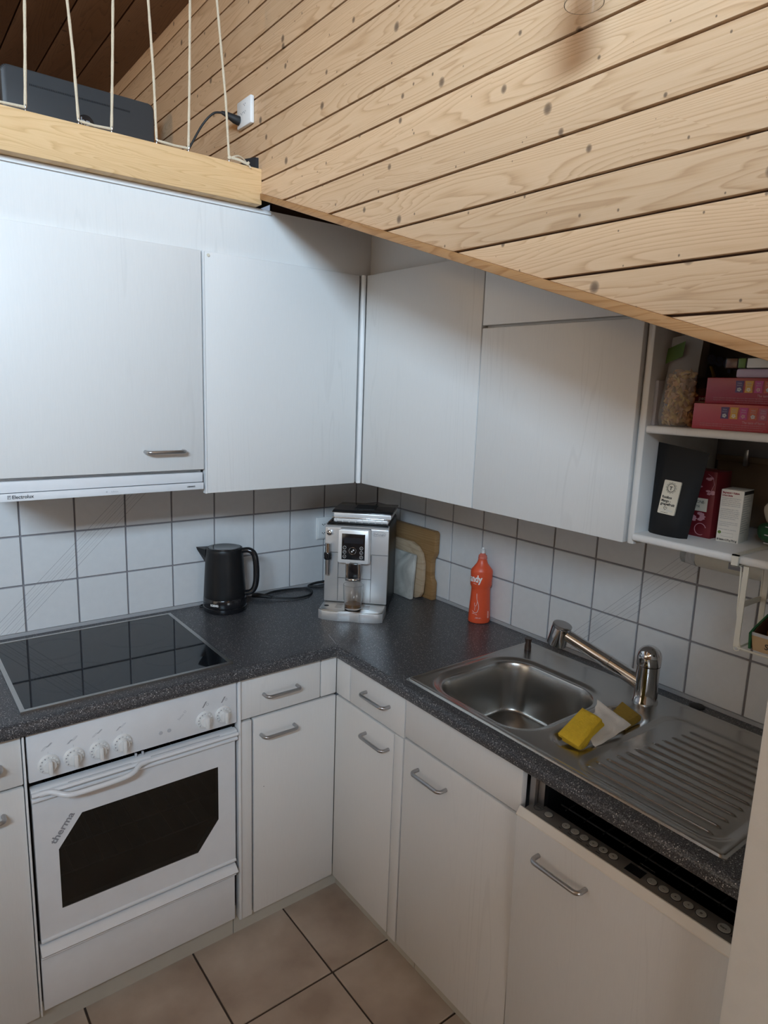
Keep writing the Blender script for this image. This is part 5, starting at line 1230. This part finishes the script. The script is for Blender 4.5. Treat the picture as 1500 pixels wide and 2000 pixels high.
# dark bag with blue lettering behind
c = thing('cereal_bag', 'dark bag with blue lettering at the back of the upper shelf', 'bag', (-0.105, -1.53, S1))
bm = new_bm(); pouch(bm, (-0.105, -1.414, S1), (-0.105, -1.66, S1), (-0.11, -1.414, S1 + 0.215), (-0.11, -1.66, S1 + 0.14), 0.08); to_obj('body', bm, 'bag_dark', c, True)
me = text_mesh('esqu', 0.05, 0.002)
for v in me.vertices: v.co = Vector((-0.136 + 0.12 * v.co.y, -1.425 - v.co.x * 0.85, S1 + 0.145 + 0.8 * v.co.y - 0.22 * v.co.x))
link('lettering', me, 'ink_blue', c)
bm = new_bm(); tube(bm, smooth_path([(-0.142, -1.440, S1 + 0.135), (-0.145, -1.450, S1 + 0.115), (-0.146, -1.452, S1 + 0.10), (-0.147, -1.460, S1 + 0.085)], 5), 0.006, 8, flat=0.3); to_obj('yellow_print', bm, 'bag_yellow', c, True)
# folded checked paper packet beside the shelf side
c = thing('paper_packet', 'narrow grey checked paper packet against the shelf side', 'packet', (-0.27, -1.4145, S1))
boxo('packet', -0.318, -0.225, -1.4188, -1.4102, S1, S1 + 0.098, 'paper_grid', c, 0.002)
for q in range(10): boxo('grid_line', -0.3184, -0.3178, -1.4182, -1.4108, S1 + 0.008 + q * 0.009, S1 + 0.0088 + q * 0.009, 'ink_light', c)

# --- hanging wire basket with a carton of onions
c = thing('hanging_basket', 'cream wire basket hooked under the open shelf', 'basket', (-0.2, -1.74, 1.2))
bm = new_bm(); box(bm, -0.352, -0.20, -1.6475, -1.6345, 1.392, 1.3945); box(bm, -0.352, -0.3465, -1.6475, -1.6345, 1.371, 1.3945); box(bm, -0.352, -0.32, -1.6475, -1.6345, 1.3705, 1.3725); to_obj('hook_clip', bm, 'cream_metal', c)
def strap(p, q, w=0.0105): 
    bm = new_bm(); p, q = Vector(p), Vector(q); tube(bm, [p, q], w / 2, 8, flat=0.2); return bm
bm = new_bm(); tube(bm, [(-0.335, -1.640, 1.3705), (-0.335, -1.648, 1.368), (-0.336, -1.652, 1.28), (-0.336, -1.6655, 1.207)], 0.0019, 8); to_obj('wire', bm, 'cream_metal', c, True)
boxo('upright', -0.338, -0.3355, -1.664, -1.6535, 1.205, 1.372, 'cream_metal', c)
boxo('upright', -0.239, -0.2365, -1.664, -1.6535, 1.205, 1.374, 'cream_metal', c)
bm = new_bm(); tube(bm, [(-0.238, -1.650, 1.374), (-0.238, -1.652, 1.29)], 0.0019, 8); to_obj('wire', bm, 'cream_metal', c, True)
boxo('side_strap', -0.338, -0.10, -1.6532, -1.6512, 1.282, 1.294, 'cream_metal', c)
bm = new_bm(); tube(bm, [(-0.338, -1.662, 1.2045), (-0.338, -1.842, 1.2045)], 0.0019, 8); tube(bm, [(-0.338, -1.6635, 1.2045), (-0.02, -1.6635, 1.2045)], 0.0019, 8)
tube(bm, [(-0.338 + 0.005 * math.cos(a), -1.662 + 0.006 * math.sin(a), 1.2045 + 0.006 * math.cos(a)) for a in [k * 0.785 for k in range(8)]], 0.0012, 6, closed=True)
for q in range(7): tube(bm, [(-0.338 + q * 0.05, -1.662, 1.203), (-0.338 + q * 0.05, -1.842, 1.203)], 0.0014, 6)
to_obj('bottom_grid', bm, 'cream_metal', c, True)
c = thing('onion_carton', 'green and kraft cardboard punnet holding onions in the wire basket', 'carton', (-0.25, -1.75, 1.206))
zb = 1.2044
pl = [(-1.685, zb), (-1.840, zb), (-1.840, zb + 0.036), (-1.678, zb + 0.036)]
fpn = to_obj('front', prism(new_bm(), pl, -0.322, -0.3195, 'yzx'), 'carton_kraft', c)
boxo('rim_band', -0.3232, -0.3222, -1.840, -1.680, zb + 0.030, zb + 0.0365, 'ink_light', c)
to_obj('side', prism(new_bm(), [(-0.322, zb), (-0.18, zb), (-0.18, zb + 0.055), (-0.25, zb + 0.060), (-0.31, zb + 0.042), (-0.328, zb + 0.034)], -1.680, -1.676, 'xzy'), 'carton_green', c)
to_obj('inner_side', prism(new_bm(), [(-0.318, zb + 0.003), (-0.18, zb + 0.003), (-0.18, zb + 0.053), (-0.25, zb + 0.058), (-0.308, zb + 0.040), (-0.318, zb + 0.034)], -1.6815, -1.6803, 'xzy'), 'carton_inside', c)
boxo('back', -0.18, -0.177, -1.840, -1.676, zb, zb + 0.055, 'carton_inside', c); boxo('bottom', -0.319, -0.18, -1.840, -1.682, zb, zb + 0.002, 'carton_inside', c)
lettering('Sm', (-0.322, -1.706, zb + 0.008), (0, -1, 0), (0, 0, 1), 0.016, 'ink_black', fpn, off=0.0002)
for q, (x, y, z) in enumerate(((-0.275, -1.722, zb + 0.0298), (-0.2165, -1.7565, zb + 0.0298), (-0.275, -1.788, zb + 0.0298))):
    c = thing('onion', ('brown onion next to the green carton side', 'brown onion at the back of the punnet', 'brown onion in the front of the punnet, away from the green side')[q], 'onion', (x, y, z - 0.028), 0, 'onions in the punnet')
    bm = new_bm(); lathe(bm, [(0, -0.028)] + [(0.031 * math.sin(t * math.pi / 14), -0.027 * math.cos(t * math.pi / 14)) for t in range(1, 13)] + [(0.006, 0.030), (0.003, 0.036), (0, 0.037)], 24, x, y, z); to_obj('bulb', bm, 'onion_skin', c, True)
    bm = new_bm(); tube(bm, [(x, y, z + 0.036), (x + 0.003, y + 0.002, z + 0.044)], [0.003, 0.001], 6); to_obj('neck', bm, 'batten_brown', c, True)

# ================================================================== LOFT
# monitor seen from behind
c = thing('monitor', 'black computer monitor seen from behind on the loft', 'monitor', (-1.04, 0.30, 2.25))
MX0, MX1, MZ0, MZ1 = -1.279, -0.806, 2.375, 2.640
to_obj('back_cover', prism(new_bm(), rrect(MX1 - MX0, MZ1 - MZ0, 0.022, 5, (MX0 + MX1) / 2, (MZ0 + MZ1) / 2), 0.300, 0.335, 'xzy', 0.008), 'monitor_black', c, True)
bm = new_bm(); box(bm, MX0 + 0.004, MX1 + 0.003, 0.335, 0.352, MZ0 + 0.003, MZ1 - 0.006, 0.002); bz_ = to_obj('bezel', bm, 'silver_paint', c, True)
bm = new_bm()
for q in range(60): box(bm, -1.200 + q * 0.0052, -1.1975 + q * 0.0052, 0.2985, 0.3005, 2.5925, 2.5975)
to_obj('vent_slots', bm, 'void_black', c)
bm = new_bm(); cyl(bm, (-1.035, 0.301, 2.523), (-1.035, 0.2985, 2.523), 0.026, 32, 0.0008); lg = to_obj('logo_disc', bm, 'black_gloss', c, True)
lettering('hp', (-1.051, 0.2985, 2.517), (1, 0, 0), (0, 0, 1), 0.032, 'ink_grey', lg, off=0.0003, fit=0.030)
boxo('stand_neck', -1.065, -1.005, 0.32, 0.333, 2.262, 2.40, 'monitor_black', c, 0.003); boxo('stand_foot', -1.15, -0.93, 0.25, 0.43, 2.25, 2.262, 'monitor_black', c, 0.004)
# rope railing: one rope threaded through eyes on the beam
c = thing('rope_railing', 'pale hemp rope laced up and down as loft railing', 'rope', (-1.04, -0.33, 2.296))
RX = [-1.341, -1.226, -1.149, -1.037, -0.952, -0.836]; TX = [-1.328, -1.243, -1.136, -1.049, -0.944, -0.860]; ZB = 2.3045; ZT = 2.905; YR = -0.372
def rope(name, pts, r=0.0034):
    bm = new_bm(); P = []
    for a, b in zip(pts[:-1], pts[1:]):
        a, b = Vector(a), Vector(b); n = max(2, int((b - a).length / 0.02))
        for k in range(n): P.append(a.lerp(b, k / n))
    P.append(Vector(pts[-1])); tube(bm, P, [r * (1 + 0.10 * math.sin(k * 2.1)) for k in range(len(P))], 8)
    return to_obj(name, bm, 'rope_hemp', c, True)
for x, t in zip(RX, TX): rope('rope_upright', [(x, YR, ZB), (x + (t - x) * 0.45 + 0.002, YR, ZB + 0.15), (t + (t - x) * 1.2, YR, ZT)])
rope('rope_link', [(-1.455, YR, ZB + 0.001), (-1.40, YR, ZB - 0.002), (RX[0], YR, ZB)]); rope('rope_link', [(RX[1], YR, ZB), (-1.19, YR, ZB - 0.002), (RX[2], YR, ZB)]); rope('rope_link', [(RX[3], YR, ZB), (-0.99, YR, ZB - 0.0015), (RX[4], YR, ZB)])
bm = new_bm(); tube(bm, smooth_path([(-0.836, YR - 0.003, ZB), (-0.825, YR - 0.006, ZB + 0.006), (-0.808, YR - 0.002, ZB + 0.012), (-0.790, YR + 0.006, ZB + 0.010), (-0.778, YR + 0.012, ZB + 0.004)], 5), 0.0026, 8); tube(bm, smooth_path([(-0.834, YR - 0.004, ZB + 0.001), (-0.815, YR - 0.010, ZB - 0.001), (-0.795, YR - 0.012, ZB - 0.005), (-0.783, YR - 0.013, ZB - 0.008)], 5), 0.0030, 8)
tube(bm, smooth_path([(-0.832, YR - 0.004, ZB + 0.004), (-0.812, YR - 0.009, ZB + 0.002), (-0.788, YR - 0.011, ZB - 0.004), (-0.776, YR - 0.012, ZB - 0.014)], 5), 0.0022, 8); blob(bm, -0.836, YR - 0.003, ZB + 0.002, 0.006, 0.006, 0.006, 0.1, 4, None, 12, 8); to_obj('rope_knot', bm, 'rope_hemp', c, True)
bm = new_bm(); tube(bm, [(-0.788, YR - 0.012, ZB - 0.002), (-0.784, YR - 0.012, ZB - 0.006)], 0.0062, 10); to_obj('end_whipping', bm, 'rope_hemp', c, True)
for x in RX:
    bm = new_bm(); tube(bm, [(x, YR + 0.0045 * math.cos(k * 0.785), ZB + 0.001 + 0.0052 * math.sin(k * 0.785)) for k in range(8)], 0.0013, 6, closed=True); tube(bm, [(x, YR, 2.2963), (x, YR, ZB - 0.004)], 0.0014, 6); to_obj('screw_eye', bm, 'steel_satin', c, True)
bm = new_bm(); prism(bm, [(-0.36, 2.296), (-0.27, 2.296), (-0.27, 2.345), (-0.36, 2.330)], WX - 0.0095, WX, 'yzx'); tag(to_obj('felt_pad', bm, 'felt_dark'), 'dark felt pad stuck on the boards above the beam end', 'pad')
# socket with plug on the boarded wall
c = thing('wall_socket', 'white wall socket on the pine boards in the loft', 'socket', (WX, -0.29, 2.466))
boxo('plate', WX - 0.013, WX, -0.335, -0.246, 2.428, 2.502, 'white_plastic', c, 0.004)
for q, (dy, dz) in enumerate(((0, 0.020), (0, 0), (0.018, 0.0))):
    for (ey, ez) in ((-0.005, 0), (0.005, 0), (0, -0.004)):
        bm = new_bm(); cyl(bm, (WX - 0.0131, -0.298 + dy + ey, 2.466 + dz + ez), (WX - 0.0136, -0.298 + dy + ey, 2.466 + dz + ez), 0.0017, 10); to_obj('pin_hole', bm, 'ink_grey', c)
c = thing('monitor_cable', 'black cable with plug in the loft wall socket', 'cord', (-0.78, -0.27, 2.25))
bm = new_bm(); tube(bm, [(WX - 0.0145, -0.262, 2.450), (WX - 0.028, -0.262, 2.452), (WX - 0.045, -0.250, 2.462), (WX - 0.058, -0.240, 2.468)], [0.013, 0.012, 0.008, 0.0045], 12); to_obj('plug', bm, 'black_rubber', c, True)
bm = new_bm(); tube(bm, smooth_path([(WX - 0.057, -0.241, 2.4675), (WX - 0.075, -0.220, 2.466), (WX - 0.10, -0.20, 2.435), (WX - 0.135, -0.19, 2.37), (WX - 0.175, -0.185, 2.30), (WX - 0.20, -0.18, 2.256), (WX - 0.18, 0.0, 2.2545), (-0.905, 0.235, 2.2545)], 8), 0.0032, 8); to_obj('cable', bm, 'black_rubber', c, True)

# --- wall lamp above (only its glass shade shows)
lx, ly, lz = -0.845, -1.556, 2.233
c = thing('wall_lamp', 'wall spotlight with clear glass cylinder shade on the pine boards', 'lamp', (WX, ly, 2.42))
bm = new_bm(); lathe(bm, [(0.0265, 0.0), (0.0275, 0.0), (0.0275, 0.085), (0.012, 0.088), (0.012, 0.086), (0.0262, 0.083), (0.0265, 0.0)], 36, lx, ly, lz); to_obj('shade', bm, 'clear_glass', c, True)
bm = new_bm(); lathe(bm, [(0, 0.02), (0.008, 0.022), (0.011, 0.035), (0.009, 0.055), (0.009, 0.085), (0, 0.085)], 24, lx, ly, lz); to_obj('bulb', bm, 'ink_white', c, True)
bm = new_bm(); lathe(bm, [(0, 0.0885), (0.016, 0.0885), (0.018, 0.095), (0.018, 0.15), (0, 0.152)], 28, lx, ly, lz); to_obj('socket', bm, 'steel_satin', c, True)
bm = new_bm(); tube(bm, smooth_path([(lx, ly, lz + 0.15), (lx, ly, lz + 0.18), (lx + 0.03, ly, lz + 0.205), (WX - 0.013, ly, lz + 0.21)], 6), 0.006, 10); to_obj('arm', bm, 'steel_satin', c, True)
bm = new_bm(); cyl(bm, (WX, ly, lz + 0.21), (WX - 0.014, ly, lz + 0.21), 0.04, 28, 0.003); to_obj('wall_plate', bm, 'steel_satin', c, True)

# --- unseen loft lamp added to hold a warm fill on the boarded wall
c = thing('added_loft_lamp', 'added unseen lamp with open linen shade around the warm loft fill', 'lamp', (-2.74, 0.09, 2.25))
bm = new_bm(); lathe(bm, [(0, 0), (0.11, 0), (0.11, 0.012), (0.02, 0.02), (0, 0.02)], 28, -2.80, 0.08, 2.25); to_obj('base', bm, 'black_matt', c, True)
bm = new_bm(); tube(bm, [(-2.80, 0.08, 2.27), (-2.80, 0.08, 2.72)], 0.009, 10); to_obj('pole', bm, 'steel_satin', c, True)
bm = new_bm(); lathe(bm, [(0.04, 0.0), (0.06, 0.0), (0.19, 0.11), (0.187, 0.112), (0.05, 0.004)], 32)
bmesh.ops.transform(bm, matrix=Matrix.Translation((-2.80, 0.08, 2.72)) @ Vector((0.97, 0.22, -0.03)).to_track_quat('Z', 'Y').to_matrix().to_4x4(), verts=bm.verts[:]); to_obj('shade', bm, 'pack_linen', c, True)
area('warm_loft_fill', (-2.70, 0.10, 2.72), (-0.74, 0.55, 2.65), 0.2, 0.2, 5.5, (1.0, 0.66, 0.30))  # added fill that warms the loft boards
